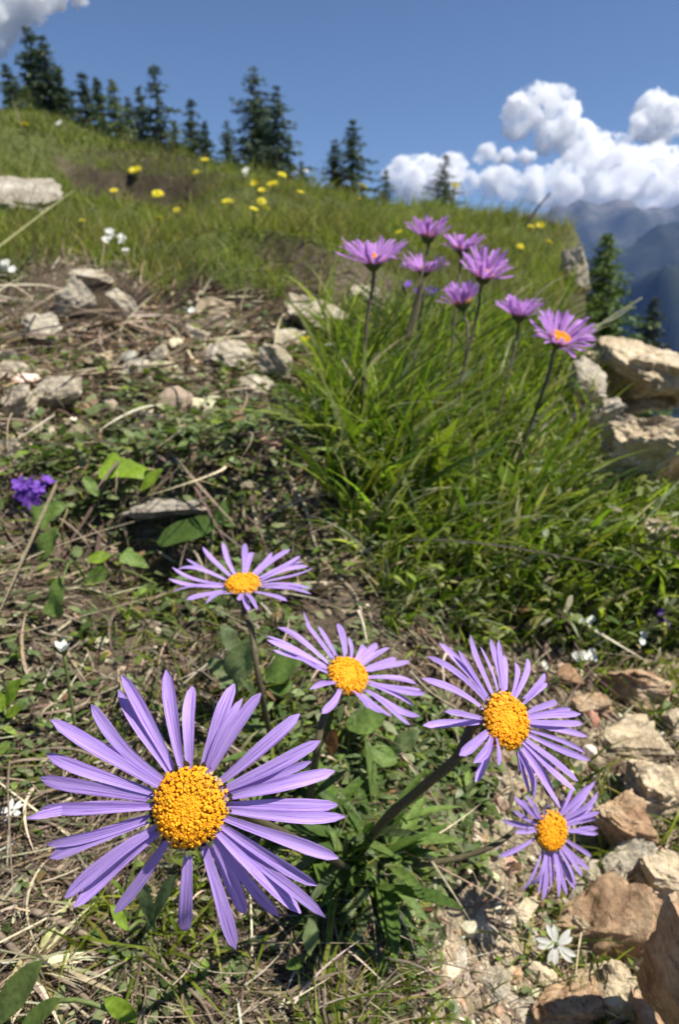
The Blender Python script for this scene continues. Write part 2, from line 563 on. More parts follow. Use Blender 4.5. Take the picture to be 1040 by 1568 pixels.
# ------------------------------------------------------------------ ground sheet
def build_ground():
    az = np.concatenate([np.linspace(-PI, -.95, 50, endpoint=False), np.linspace(-.95, .95, 620), np.linspace(.95, PI, 50)[1:]])
    r = np.concatenate([np.geomspace(.03, 12, 800), np.geomspace(12, 90, 120)[1:], np.geomspace(90, 13000, 110)[1:]])
    A, R = np.meshgrid(az, r)
    x = (R * np.sin(A)).ravel(); y = (R * np.cos(A)).ravel()
    z = H(x, y)
    v = np.stack([x, y, z], 1)
    px, py, zd = proj(v)
    bad = zd < .02
    px = np.where(bad, CX + np.sign(x) * 900, px); py = np.where(bad, 1700, py)
    zx, zy = zone(px, py)
    soil = np.array([.075, .057, .040]); dry = np.array([.20, .16, .11]); grav = np.array([.36, .29, .195])
    mead = np.array([.085, .10, .03]); tuft = np.array([.05, .06, .022])
    nz = fbm(np.stack([px / 40, py / 40], 1), 4, 71) * .5 + .5
    c = soil * (1 - nz[:, None]) + dry * nz[:, None]
    g = inside(Z_GRAVEL, zx, zy)
    c = np.where(g[:, None], grav * (.7 + .5 * nz[:, None]), c)
    t = inside(Z_TUFT, zx, zy) | inside(Z_LEAF, zx, zy)
    c = np.where(t[:, None], tuft, c)
    rr = np.hypot(x, y)
    mw = meadow_w(zx, zy) * (rr > .8)
    zz = z.reshape(len(r), len(az))
    slope = np.abs(np.gradient(zz, axis=0) / np.gradient(r)[:, None]).ravel()
    steep = sm(.95, 1.7, slope) * (rr < 60) * (x < .1 * rr)
    mw = mw * (1 - steep)
    fall_ = sm(.0, .1, (x - edge_x(y)) / np.clip(y, .5, 6)) * (rr < 80)
    mw = mw * (1 - .75 * fall_)
    c = c * (1 - fall_[:, None]) + np.array([.21, .175, .115]) * fall_[:, None]
    c = c * (1 - mw[:, None]) + mead * mw[:, None]
    
    earth_shade = np.exp(-((zx - 215) / 105) ** 4) * sm(222, 238, zy) * (1 - sm(288, 302, zy)) * (rr > 3) * (.6 + .4 * nz)  # bare earth, overhang shade painted into bank and turf-edge gap colour
    earth_shade = np.maximum(earth_shade, np.exp(-((zx - 370) / 140) ** 4) * sm(428, 445, zy) * (1 - sm(492, 512, zy)) * (rr > .7))
    c = c * (1 - earth_shade[:, None]) + np.array([.042, .032, .023]) * earth_shade[:, None]
    far = sm(40, 300, rr)[:, None]
    c = c * (1 - far) + np.array([.035, .055, .025]) * far
    q = grid_quads(len(az), len(r))
    nv = len(v)
    v = np.vstack([v, [[0, 0, H(0, 0)[0]]]]); c = np.vstack([c, soil])
    fan = np.array([(nv, i + 1, i) for i in range(len(az) - 1)])
    q = q[:, ::-1]
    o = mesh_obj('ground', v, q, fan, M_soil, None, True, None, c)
    kind(o, 'structure')
    return o


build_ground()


def scatter(n, rmin, rmax, amax=.85):
    az = rng.uniform(-amax, amax, n)
    r = np.exp(rng.uniform(math.log(rmin), math.log(rmax), n))
    x = r * np.sin(az); y = r * np.cos(az)
    p = np.stack([x, y, H(x, y)], 1)
    px, py, zd = proj(p)
    zx, zy = zone(px, py)
    return p, px, py, zx, zy, r


def slope_of(p, r):
    e = np.maximum(.02, r * .02)
    dx = (H(p[:, 0] + e, p[:, 1]) - H(p[:, 0] - e, p[:, 1])) / (2 * e)
    dy = (H(p[:, 0], p[:, 1] + e) - H(p[:, 0], p[:, 1] - e)) / (2 * e)
    return dx, dy


GREENS = [(.175, .22, .026), (.245, .29, .034), (.31, .33, .055), (.10, .145, .024), (.32, .29, .10), (.38, .33, .17)]


def build_meadow():
    p, px, py, zx, zy, r = scatter(190000, .8, 14)
    dx, dy = slope_of(p, r)
    st = np.hypot(dx, dy)
    cl = fbm(np.stack([p[:, 0] / r * 9, np.log(r) * 9], 1), 3, 31)
    keep = (rng.random(len(p)) < meadow_w(zx, zy) * (.75 + .3 * cl)) & (rng.random(len(p)) > sm(.9, 1.7, st) * .4 * (p[:, 0] < .1 * r))
    keep &= p[:, 0] < edge_x(p[:, 1]) + .03 + .035 * p[:, 1]
    p = p[keep]; r = r[keep]; cl = cl[keep]; n = len(p)
    ln = np.clip(rng.gamma(5, .011, n), .02, .14) * np.clip(.62 + .16 * r, .7, 1.5)
    wd = rng.uniform(.0016, .0034, n) * np.clip(r / 2.0, .7, 4)
    d = np.stack([rng.normal(0, .35, n), rng.normal(-.05, .35, n), np.ones(n)], 1)
    bend = np.stack([rng.normal(.06, .3, n), rng.normal(-.04, .3, n), -rng.uniform(.05, .45, n)], 1)
    kindr = rng.random(n)
    tall = kindr < .022
    ln = ln * (1 + .45 * vnoise(np.stack([p[:, 0] / r * 26, np.log(r) * 22], 1), 57))
    ln = np.where(tall, rng.uniform(.10, .22, n) * np.clip(r / 3, .7, 1.3), ln); bend[tall] *= .35; wd = np.where(tall, wd * .7, wd)
    broad = (kindr > .90) & (vnoise(np.stack([p[:, 0] / r * 18, np.log(r) * 18], 1), 55) > .1)
    ln = np.where(broad, ln * .6, ln); wd = np.where(broad, wd * 3.2, wd); d[broad, :2] *= 2.2
    v, q = blades(p - [0, 0, .004], d, bend, ln, wd, 4)
    c = palette(n, GREENS, [5, 6, 3.5, 4, 1.6, .9])
    c[tall] = palette(int(tall.sum()), [(.22, .17, .09), (.34, .28, .15), (.20, .21, .07)])
    c[broad] = palette(int(broad.sum()), [(.10, .15, .04), (.17, .21, .06), (.07, .10, .03), (.24, .25, .12)])
    c *= (1 + .25 * cl)[:, None]
    pn = fbm(np.stack([p[:, 0] / r * 14, np.log(r) * 14], 1), 3, 33)
    olive = np.clip(pn * 1.3, 0, 1)[:, None] * .6
    br = np.clip(fbm(np.stack([p[:, 0] / r * 11, np.log(r) * 16], 1), 3, 133) * 1.6 - .35, 0, .85)[:, None]
    c = c * (1 - br) + np.array([.17, .135, .07]) * (.7 + .6 * rng.random((n, 1))) * br
    c = c * (1 - olive) + c.mean(1, keepdims=True) * np.array([1.5, 1.15, .45]) * olive
    o = mesh_obj('meadow_grass', v, q, None, M_leaf, None, True, None, tint_rep(np.clip(c, .004, .9), 4))
    kind(o, 'stuff')
    tag(o, 'short green meadow grass covering the slope up to the crest', 'grass')


def build_tuft():
    p, px, py, zx, zy, r = scatter(62000, .28, 1.6)
    ok = inside(Z_TUFT, zx, zy)
    cl = fbm(p[:, :2] / .05, 3, 81)
    keep = ok & (rng.random(len(p)) < .72 + .5 * cl)
    p = p[keep]; r = r[keep]; cl = cl[keep]; n = len(p)
    px = px[keep]; py = py[keep]
    big = sm(.34, .46, r)
    ln = rng.uniform(.035, .095, n) * (.55 + .45 * big) * np.where(rng.random(n) < .1, 1.25, 1)
    ln *= np.interp(px, [480, 640, 800, 950], [1.15, 1.05, .85, .6]) * np.interp(py, [600, 760, 900, 1000], [1.1, 1.0, .85, .6])
    wd = rng.gamma(4, .00092, n) * (.65 + .4 * big)
    a = rng.normal(.65, 1.25, n)
    sp_ = rng.uniform(.03, .62, n)
    d = np.stack([np.sin(a) * sp_, -np.cos(a) * sp_, np.ones(n)], 1)
    bd = rng.uniform(.0, .5, n)
    bend = np.stack([np.sin(a) * bd + rng.normal(0, .12, n), -np.cos(a) * bd, -rng.uniform(.0, .6, n) * np.where(rng.random(n) < .3, 1.6, 1)], 1)
    v, q = blades(p - [0, 0, .004], d, bend, ln, wd, 7)
    c = palette(n, [(.135, .195, .022), (.22, .29, .03), (.32, .38, .048), (.06, .10, .018), (.34, .32, .14), (.44, .39, .24), (.25, .27, .15)], [5, 5.5, 3.6, 3, 1.5, 1.2, 2.4])
    # small leafy plants mixed in
    m = 2700
    jj = rng.choice(n, m, p=(w_ := .3 + sm(640, 900, py)) / w_.sum())
    aa = rng.uniform(0, 2 * PI, m)
    d2 = np.stack([np.cos(aa), np.sin(aa), rng.uniform(-.3, .9, m)], 1)
    s2 = nrm(np.cross(nrm(d2), np.array([0, 0, 1.0]) + .4 * rng.normal(size=(m, 3))))
    l2 = rng.uniform(.005, .012, m)
    v2, q2 = blades(p[jj] + np.stack([0 * aa, 0 * aa, rng.uniform(.004, .045, m) * np.interp(py[jj], [600, 950], [1.1, .6])], 1) + rng.normal(0, .006, (m, 3)) * [1, 1, .2], d2,
                    np.stack([0 * aa, 0 * aa, -rng.uniform(.1, .6, m)], 1), l2, l2 * rng.uniform(.22, .5, m), 7, s2, 3.0, .25)
    c2 = palette(m, [(.16, .21, .04), (.24, .29, .07), (.32, .34, .13), (.10, .15, .04), (.38, .38, .22), (.26, .28, .17)], [4, 4, 3, 2, 1, 3])
    o = mesh_obj('tall_grass', np.vstack([v, v2]), np.vstack([q, q2 + len(v)]), None, M_leaf, None, True, None, np.vstack([tint_rep(c, 7), tint_rep(c2, 7)]))
    kind(o, 'stuff')
    tag(o, 'lush arching grass tuft under the rear group of asters', 'grass')


def build_sparse_blades():
    p, px, py, zx, zy, r = scatter(60000, .11, 1.4)
    t = inside(Z_TUFT, zx, zy)
    gr = inside(Z_GRAVEL, zx, zy)
    cl = fbm(np.stack([p[:, 0] / r * 7, np.log(r) * 7], 1), 3, 35)
    keep = ~t & (meadow_w(zx, zy) < .5) & (cl > .14) & (rng.random(len(p)) < np.where(gr, .08, .30))
    right = gr & (px > 870) & (cl > -.05) & (rng.random(len(p)) < .6)
    keep |= right
    p = p[keep]; r = r[keep]; n = len(p)
    ln = rng.uniform(.008, .03, n)
    wd = rng.uniform(.0008, .0020, n)
    d = np.stack([rng.normal(0, .5, n), rng.normal(0, .5, n), np.ones(n)], 1)
    bend = np.stack([rng.normal(.05, .4, n), rng.normal(0, .4, n), -rng.uniform(.1, .6, n)], 1)
    v, q = blades(p - [0, 0, .001], d, bend, ln, wd, 4)
    c = palette(n, [(.14, .19, .02), (.22, .26, .03), (.30, .30, .06), (.09, .13, .03), (.38, .33, .2)], [4, 4, 2, 3, 1])
    o = mesh_obj('sprouting_grass', v, q, None, M_leaf, None, True, None, tint_rep(c, 4))
    kind(o, 'stuff')
    tag(o, 'scattered short yellow green sprouts among the dry litter', 'grass')


def build_straw():
    p, px, py, zx, zy, r = scatter(180000, .09, 1.7)
    t = inside(Z_TUFT, zx, zy); gr = inside(Z_GRAVEL, zx, zy); lf = inside(Z_LEAF, zx, zy); sw = inside(Z_STRAW, zx, zy); cv = inside(Z_COVER, zx, zy)
    w = np.where(sw, .55, .42); w = np.where(t, .06, w); w = np.where(gr, .10, w); w = np.where(lf, .25, w); w = np.where(cv, .25, w)
    dz_ = (zy > 440) & (zy < 700) & (zx < 480) & ~cv
    w = np.where(dz_, 1.0, w)
    w = np.where(inside(Z_HOLLOW, zx, zy), .14, w)
    cl = fbm(np.stack([p[:, 0] / r * 6, np.log(r) * 6], 1), 3, 37)
    keep = (meadow_w(zx, zy) < .6) & (rng.random(len(p)) < w * (.8 + .7 * cl))
    dzk = dz_[keep]
    p = p[keep]; r = r[keep]; n = len(p); px = px[keep]; py = py[keep]
    big = np.clip(r / .25, .6, 2.4)
    ln = np.clip(rng.gamma(2.2, .0055, n), .003, .05) * big
    wd = rng.uniform(.0003, .0011, n) * big * np.where(rng.random(n) < .15, 1.8, 1)
    # local flow direction
    fa = 2.4 * vnoise(np.stack([p[:, 0] / r * 4, np.log(r) * 4], 1), 39) + rng.normal(0, .7, n) - .45
    d = np.stack([np.cos(fa), np.sin(fa), rng.normal(.12, .22, n)], 1)
    dx, dy = slope_of(p, r)
    d[:, 2] += dx * d[:, 0] + dy * d[:, 1]
    bend = np.stack([rng.normal(0, .25, n), rng.normal(0, .25, n), -rng.uniform(0, .25, n)], 1)
    side = nrm(np.cross(nrm(d), np.array([0, 0, 1.0]) + .6 * rng.normal(size=(n, 3))))
    v, q = blades(p + np.stack([np.zeros(n), np.zeros(n), rng.uniform(.0002, .004, n)], 1), d, bend, ln, wd, 4, side, 3.0, .7)
    nn = 2600
    jj = rng.choice(n, nn, replace=False)
    fb = fa[jj] + rng.normal(0, .5, nn)
    d2 = np.stack([np.cos(fb), np.sin(fb), d[jj, 2] + rng.normal(.12, .15, nn)], 1)
    b2 = np.stack([rng.normal(0, .5, nn), rng.normal(0, .5, nn), -rng.uniform(.05, .4, nn)], 1)
    s2 = nrm(np.cross(nrm(d2), np.array([0, 0, 1.0]) + .8 * rng.normal(size=(nn, 3))))
    v2, q2 = blades(p[jj] + np.stack([0 * fb, 0 * fb, rng.uniform(.001, .006, nn)], 1), d2, b2, rng.uniform(.015, .05, nn) * big[jj], rng.uniform(.0005, .0013, nn) * big[jj], 9, s2, 4.0, .8)
    c2 = palette(nn, [(.44, .37, .26), (.56, .49, .36), (.30, .24, .17), (.20, .15, .11)], [4, 2, 4, 3])
    c = palette(n, [(.23, .18, .115), (.36, .30, .205), (.135, .10, .065), (.075, .055, .036), (.48, .41, .29), (.18, .125, .10)], [5, 2.4, 6, 5, .9, 2])
    c = np.where(dzk[:, None], c * np.array([1.3, 1.25, 1.2]), c)
    o = mesh_obj('straw_litter', np.vstack([v, v2]), np.vstack([q, q2 + len(v)]), None, M_straw, None, True, None, np.vstack([tint_rep(c, 4), tint_rep(c2, 9)]))
    kind(o, 'stuff')
    tag(o, 'dry brown straw and dead plant litter lying on the soil', 'litter')


def build_cover():
    """small oval leaves"""
    p, px, py, zx, zy, r = scatter(80000, .1, 1.3)
    cv = inside(Z_COVER, zx, zy); lf = inside(Z_LEAF, zx, zy); t = inside(Z_TUFT, zx, zy); gr = inside(Z_GRAVEL, zx, zy)
    cl = fbm(np.stack([p[:, 0] / r * 8, np.log(r) * 8], 1), 3, 43)
    w = np.where(cv, .38 + .45 * cl, np.where(cl > .12, .34, .05)); w = np.where(lf, .9, w); w = np.where(gr, np.where(cl > .55, .14, 0), w); w = np.where(t, .12, w)
    keep = (meadow_w(zx, zy) < .4) & (rng.random(len(p)) < w)
    p = p[keep]; r = r[keep]; n = len(p); lf = lf[keep]; cv = cv[keep]
    ln = np.where(lf, 1.5, 1.0) * rng.uniform(.004, .011, n) * np.clip(r / .4, .55, 1.4)
    wd = ln * rng.uniform(.4, .75, n) * np.where(lf, .6, 1)
    a = rng.uniform(0, 2 * PI, n)
    tilt = rng.uniform(-.1, 1.0, n)
    d = np.stack([np.cos(a), np.sin(a), tilt], 1)
    side = nrm(np.cross(nrm(d), np.array([0, 0, 1.0]) + .35 * rng.normal(size=(n, 3))))
    bend = np.stack([np.zeros(n), np.zeros(n), -rng.uniform(.1, .6, n)], 1)
    lift = rng.uniform(.0005, .011, n) * np.clip(r / .35, .5, 1.3)
    v, q = blades(p + np.stack([0 * a, 0 * a, lift], 1), d, bend, ln, wd, 5, side, 3.2, .25)
    c = palette(n, [(.13, .17, .065), (.19, .23, .10), (.09, .13, .035), (.17, .23, .04), (.26, .29, .15), (.22, .14, .07)], [5, 4, 4, 2.5, 1.6, .7])
    o = mesh_obj('ground_cover', v, q, None, M_dark_leaf, None, True, None, tint_rep(c, 5))
    kind(o, 'stuff')
    tag(o, 'creeping grey green small leaved plants covering the bank', 'ground cover')


def build_gravel():
    p, px, py, zx, zy, r = scatter(60000, .1, 1.7)
    gr = inside(Z_GRAVEL, zx, zy); t = inside(Z_TUFT, zx, zy)
    cl = fbm(np.stack([p[:, 0] / r * 5, np.log(r) * 5], 1), 3, 47)
    w = np.where(gr, .62 + .4 * cl, np.where(t, .0, .05 + .10 * cl))
    dryz = (zy > 480) & (zy < 680) & (zx < 460)
    w = np.where(dryz, .22 + .25 * cl, w)
    keep = (meadow_w(zx, zy) < .3) & (rng.random(len(p)) < w)
    p = p[keep]; r = r[keep]; n = len(p); gr = gr[keep]
    bv, bt = ico(2)
    s = np.clip(rng.lognormal(-6.55, .66, n), .0005, .009) * np.clip(r / .3, .6, 1.8) * np.where(zy[keep] < 690, 1.5, 1.0)
    nv = len(bv)
    V = np.empty((n, nv, 3))
    ax = rng.uniform(.55, 1.25, (n, 3)); ax[:, 2] *= .7
    rot = np.linalg.qr(rng.normal(size=(n, 3, 3)))[0]
    disp = 1 + .22 * vnoise((bv[None] * 1.3 + rng.uniform(0, 99, (n, 1, 3))).reshape(-1, 3), 3).reshape(n, nv)
    V = bv[None] * disp[:, :, None]
    # chisel two random planes
    for k in range(4):
        pn = nrm(rng.normal(size=(n, 3)))
        dd = np.einsum('nvi,ni->nv', V, pn) - rng.uniform(.35, .7, (n, 1))
        V = V - np.maximum(dd, 0)[:, :, None] * pn[:, None, :]
    V = V * ax[:, None, :] * s[:, None, None]
    V = np.einsum('nij,nvj->nvi', rot, V) * np.array([1, 1, .8]) + p[:, None, :] + np.array([0, 0, 1]) * (s * .15)[:, None, None]
    T = (bt[None] + (np.arange(n) * nv)[:, None, None]).reshape(-1, 3)
    c = palette(n, [(.42, .34, .23), (.54, .455, .33), (.29, .225, .15), (.37, .235, .135), (.62, .55, .43), (.33, .28, .22)], [5, 4, 4, 2, 1.3, 2])
    o = mesh_obj('gravel', V.reshape(-1, 3), None, T, M_stone, None, False, None, np.repeat(c, nv, axis=0))
    kind(o, 'stuff')
    tag(o, 'loose tan gravel and stone chips on the bare ground', 'gravel')


build_meadow(); build_tuft(); build_sparse_blades(); build_straw(); build_cover(); build_gravel()

# ------------------------------------------------------------------ rocks
def rock(name, label, cpx, w, h, mat, seed, zd=None, depth=1.0, rot=0.0, sub=6, planes=9, rough=.12, boxy=.55, group=None, lean=0., cut=(.5, .8), front=0., hang=0., pitch=None):
    """cpx: centre pixel in the photo, w/h its size there; depth: thickness relative to width"""
    rs = np.random.default_rng(seed)
    if zd is None:
        g = G(cpx[0], cpx[1] + h * .38)
        zd = (g @ CF) - front
    c = P(cpx[0], cpx[1], zd)
    sx = w * zd / FPX / 2; sz = h * zd / FPX / 2; sy = sx * depth
    if cpx[1] > 1000 and cpx[0] < 1040: c = c - np.array([0, 0, .4 * sz])
    bv, bt = ico(sub)
    v = bv.copy()
    # towards a box, then chiselled
    v = v / (np.max(np.abs(v), 1, keepdims=True) ** boxy)
    for k in range(planes):
        n = nrm(rs.normal(size=3)); d = rs.uniform(*cut)
        v = v - np.maximum(v @ n - d, 0)[:, None] * n
    off = rs.uniform(0, 50, 3)
    f = fbm(v * 2.2 + off, 6, seed, .55)
    st = fbm(np.stack([v[:, 0] * .8, v[:, 1] * .8, v[:, 2] * 7], 1) + off, 3, seed + 9, .6)
    v = v * (1 + rough * 1.25 * f + rough * .6 * st)[:, None]
    if hang:
        k_ = sm(.28, -.02, v[:, 2]) * sm(.15, -.35, v[:, 1])
        v[:, 1] += hang * k_ * (1 + .25 * f)
    v /= np.max(np.abs(v), 0)
    v = v * np.array([sx, sy, sz])
    if pitch is None: pitch = .45 if mat in (M_rpale, M_rpale_far) else .15
    cp_, sp_ = math.cos(pitch), math.sin(pitch)
    v = np.stack([v[:, 0], v[:, 1] * cp_ - v[:, 2] * sp_, v[:, 1] * sp_ + v[:, 2] * cp_], 1)
    ca, sa = math.cos(rot), math.sin(rot)
    # lean: rotate about the view axis (x-z plane)
    cl, sl = math.cos(lean), math.sin(lean)
    v = np.stack([v[:, 0] * cl - v[:, 2] * sl, v[:, 1], v[:, 0] * sl + v[:, 2] * cl], 1)
    v = np.stack([v[:, 0] * ca - v[:, 1] * sa, v[:, 0] * sa + v[:, 1] * ca, v[:, 2]], 1)
    o = mesh_obj(name, v + c, None, bt, mat, None, True, None, None, c)
    o.data.set_sharp_from_angle(angle=math.radians(38)) if hasattr(o.data, 'set_sharp_from_angle') else None
    return tag(o, label, 'rock', group)


rock('rock', 'flat pale limestone slab lying in the meadow at the far left', (36, 296), 150, 46, M_rpale_far, 1, depth=1.5, lean=-.08, pitch=.34, boxy=.8)
rock('rock', 'grey pointed rock standing in the dry bank left of the two white flowers', (118, 462), 85, 88, M_rpale, 2, depth=.8, lean=.35)
rock('rock', 'small whitish rock beside the grey pointed rock', (192, 468), 42, 66, M_rpale, 3, depth=.9, lean=.4)
rock('rock', 'rough pale boulder at the left edge above the broad leaved plant', (22, 625), 66, 62, M_rpale, 4, depth=.9)
rock('rock', 'long pale stone next to the rough boulder at the left edge', (92, 606), 95, 50, M_rpale, 5, depth=.8, lean=.25)
rock('rock', 'flat cream stone lying on the dry bank below the white flowers', (350, 540), 76, 50, M_rpale, 6, depth=1.0, lean=-.3)
rock('rock', 'smaller cream stone on the dry bank right of the flat one', (414, 562), 62, 66, M_rpale, 7, depth=.8, lean=-.5)
rock('rock', 'pale rock half hidden in grass left of the rear asters', (486, 484), 104, 50, M_rpale, 8, depth=.9, lean=-.1)
rock('rock', 'tall pale rock at the meadow edge left of the near conifer', (882, 420), 44, 96, M_rpale, 9, zd=1.62, depth=1.0, lean=.28)
rock('rock', 'big layered rock with a dark overhang in front of the near conifer', (985, 588), 190, 132, M_rtan, 10, zd=.78, depth=.9, rot=.12, lean=-.3, hang=.8, pitch=.3, boxy=.7, rough=.12, planes=6, cut=(.6, .9))
rock('rock', 'upright tan boulder under the dark overhang at the right', (976, 704), 128, 190, M_rtan, 12, zd=.53, pitch=.6, depth=.7, rot=-.15, boxy=.8, rough=.11, planes=5, cut=(.6, .9))
rock('rock', 'narrow tan rock at the right edge behind the upright boulder', (1046, 715), 50, 150, M_rtan, 13, zd=.55, pitch=.5, depth=1.0, boxy=.7)
rock('rock', 'crumbly stone between the grass and the upright tan boulder', (902, 590), 70, 90, M_rpale, 14, zd=.70, depth=.9)
rock('rock', 'reddish rock under the small white blossoms at the right', (985, 1040), 120, 92, M_rred, 15, depth=.9, boxy=.8, rough=.1)
rock('rock', 'tan stone at the right edge below the reddish rock', (1030, 1096), 56, 50, M_rtan, 16, depth=.9)
rock('rock', 'brown rock behind the rightmost front aster', (956, 1250), 140, 120, M_rred, 17, depth=.8, lean=-.4, boxy=.7, rough=.11)
rock('rock', 'long slanting brown rock ledge right of the white star flower', (930, 1400), 270, 118, M_rred, 18, depth=.55, lean=.72, boxy=.85, rough=.13)
rock('rock', 'pale crumbling stone above the slanting brown ledge', (950, 1312), 130, 76, M_rpale, 19, depth=.6, lean=.6, rough=.12)
rock('rock', 'dark reddish stone at the bottom below the white star flower', (868, 1530), 120, 90, M_rred, 20, depth=.9)
rock('rock', 'ochre stone touching the white star flower', (886, 1412), 46, 60, M_rtan, 21, depth=.8, lean=.3)
rock('rock', 'smooth brown rock face rising along the lower right edge', (1052, 1490), 74, 260, M_rred, 22, zd=.22, depth=1.6, boxy=.85, rough=.04, planes=4, cut=(.7, .95))
rock('rock', 'grey stone wedged between the brown ledge and the right edge', (985, 1460), 60, 74, M_rpale, 23, depth=.8)
rock('rock', 'small pale stone left of the dark reddish stone', (800, 1545), 54, 34, M_rpale, 24, depth=.9)

MORE = [(248, 776, 150, 40, 3, 'flat grey stone roofing the shaded hollow above the arrow shaped leaves'), (142, 424, 64, 34, 0, 'low grey stone in the turf edge above the grey pointed rock'), (60, 505, 70, 40, 0, 'flat stone under the three straw blades at the left'),
        (246, 548, 44, 26, 0, 'small pale stone in the dry bank above the ground cover'), (300, 512, 40, 28, 0, 'small stone just below the left round white flower'),
        (438, 522, 56, 30, 0, 'pale stone right of the two cream stones, touching the grass'), (392, 600, 66, 34, 0, 'long flat stone below the smaller cream stone'),
        (14, 690, 60, 40, 0, 'pale rock at the left edge just under the rough boulder'), (20, 570, 60, 36, 0, 'pale stone on top of the rough boulder at the left edge'),
        (206, 566, 46, 26, 0, 'small stone left of the small pale stone above the ground cover'), (150, 552, 50, 30, 1, 'brownish stone between the long pale stone and the dry bank'),
        (330, 470, 60, 36, 1, 'brown stone in the dark gap behind the two round white flowers'), (556, 452, 60, 34, 0, 'pale stone glimpsed between the rear aster stems'),
        (915, 640, 80, 60, 0, 'rubble stone at the left foot of the upright tan boulder'), (908, 540, 60, 44, 0, 'light stone left of the layered rock just under the rightmost rear aster'),
        (1010, 820, 90, 60, 1, 'tan rock at the right edge below the upright boulder'), (1008, 1190, 130, 110, 1, 'tan rock right of the brown rock behind the rightmost front aster'),
        (906, 1330, 64, 56, 0, 'pale stone directly below the rightmost front aster'), (1016, 1325, 100, 120, 1, 'tan rock at the upper end of the slanting brown ledge'),
        (950, 1510, 120, 110, 1, 'tan cracked stone right of the dark reddish stone'), (826, 1486, 56, 36, 1, 'small ochre stone just below the white star flower'),
        (752, 1506, 60, 36, 0, 'pale flat stone in the gravel left of the small pale one'), (1000, 1560, 110, 80, 2, 'reddish stone at the bottom beside the rock face'),
        (960, 1130, 120, 70, 1, 'tan stone half covered by grass below the reddish rock'), (906, 1072, 60, 50, 2, 'reddish stone left of and below the white clusters'),
        (800, 1390, 60, 36, 1, 'tan stone left of the white star flower'), (740, 1420, 46, 28, 0, 'little pale stone on the gravel under the smaller aster'),
        (700, 1470, 44, 26, 0, 'little pale stone at the left rim of the gravel')]
for k_, (x_, y_, w_, h_, m_, lab_) in enumerate(MORE):
    rock('rock', lab_, (x_, y_), w_, h_, (M_rpale, M_rtan, M_rred, M_rpale_far)[m_], 700 + k_, pitch=-.1 if m_ == 3 else None, depth=.9, lean=float(np.random.default_rng(k_).normal(0, .25)), rough=.11, boxy=.65)

# ------------------------------------------------------------------ asters
def leaf_mesh(base, dir_, up, L, W, droop=.2, K=8, fold=.15, shape='lance', wave=0.0, seed=0):
    """leaf with midrib fold: verts, quads, 5 across"""
    d = nrm(dir_); s = nrm(np.cross(d, up)); u = np.cross(s, d)
    t = np.linspace(0, 1, K + 1)
    if shape == 'lance':
        w = np.interp(t, [0, .15, .55, .8, .93, 1], [.28, .45, 1, .8, .4, .04])
    elif shape == 'oval':
        w = np.interp(t, [0, .08, .35, .6, .85, .95, 1], [.1, .4, .95, 1, .65, .35, .04])
    else:   # lobed, halberd like
        w = np.interp(t, [0, .06, .2, .34, .5, .75, .92, 1], [.1, .75, 1.0, .62, .7, .48, .2, .03])
    a = np.linspace(-1, 1, 5)
    v = []
    for i in range(K + 1):
        c = base + L * (d * t[i] - u * droop * t[i] ** 2 * 1.0)
        for k in range(5):
            zz = W * fold * abs(a[k]) * w[i] + wave * W * math.sin(t[i] * 9 + seed + a[k] * 2)
            v.append(c + s * (a[k] * W * .5 * w[i]) + u * zz)
    return np.array(v), grid_quads(5, K + 1)


def petal_mesh(b, t, n, W, arch, twist, cup, seed):
    rs = np.random.default_rng(seed)
    nv, nu = 13, 7
    d = t - b; L = np.linalg.norm(d); d = d / L
    s0 = nrm(np.cross(d, n)); u0 = np.cross(s0, d)
    tt = np.linspace(0, 1, nv)
    w = np.interp(tt, [0, .1, .3, .55, .75, .88, .95, .985, 1.0], [.36, .46, .70, .94, 1.0, .86, .64, .40, .12])
    us = np.linspace(-1, 1, nu)
    side = rs.normal(0, .022)
    pw = rs.uniform(0, .9); curl = rs.normal(0, .085); nick = rs.uniform(-1, 1); e1, e2 = rs.uniform(0, 9, 2)
    v = []; uv = []
    for i in range(nv):
        tw = twist * tt[i]
        s = s0 * math.cos(tw) + u0 * math.sin(tw); u = -s0 * math.sin(tw) + u0 * math.cos(tw)
        c = b + d * L * tt[i] + u0 * arch * L * math.sin(PI * tt[i]) + s0 * side * L * math.sin(PI * tt[i])
        c = c + u0 * curl * L * max(0, tt[i] - .6) ** 2 * 5
        for k in range(nu):
            x = us[k] * (1 + .05 * math.sin(tt[i] * 9 + (e1 if us[k] < 0 else e2)))
            h = cup * (x * x) * W * .5 * w[i] + W * .022 * math.cos(x * (2.2 + pw) * PI + .5 * math.sin(tt[i] * 7 + seed)) * w[i]
            notch = 0
            if i == nv - 1: notch = -.02 * L * abs(math.sin((x - nick * .4) * PI * 1.2))
            v.append(c + s * (x * W * .5 * w[i]) + u * h + d * notch)
            uv.append((us[k] * .5 + .5, tt[i]))
    return np.array(v), grid_quads(nu, nv), np.array(uv)


def frame(n):
    n = nrm(n)
    a = nrm(np.cross(n, np.array([.3, .1, .9]) if abs(n[2]) < .95 else np.array([1.0, 0, 0])))
    return a, np.cross(n, a), n


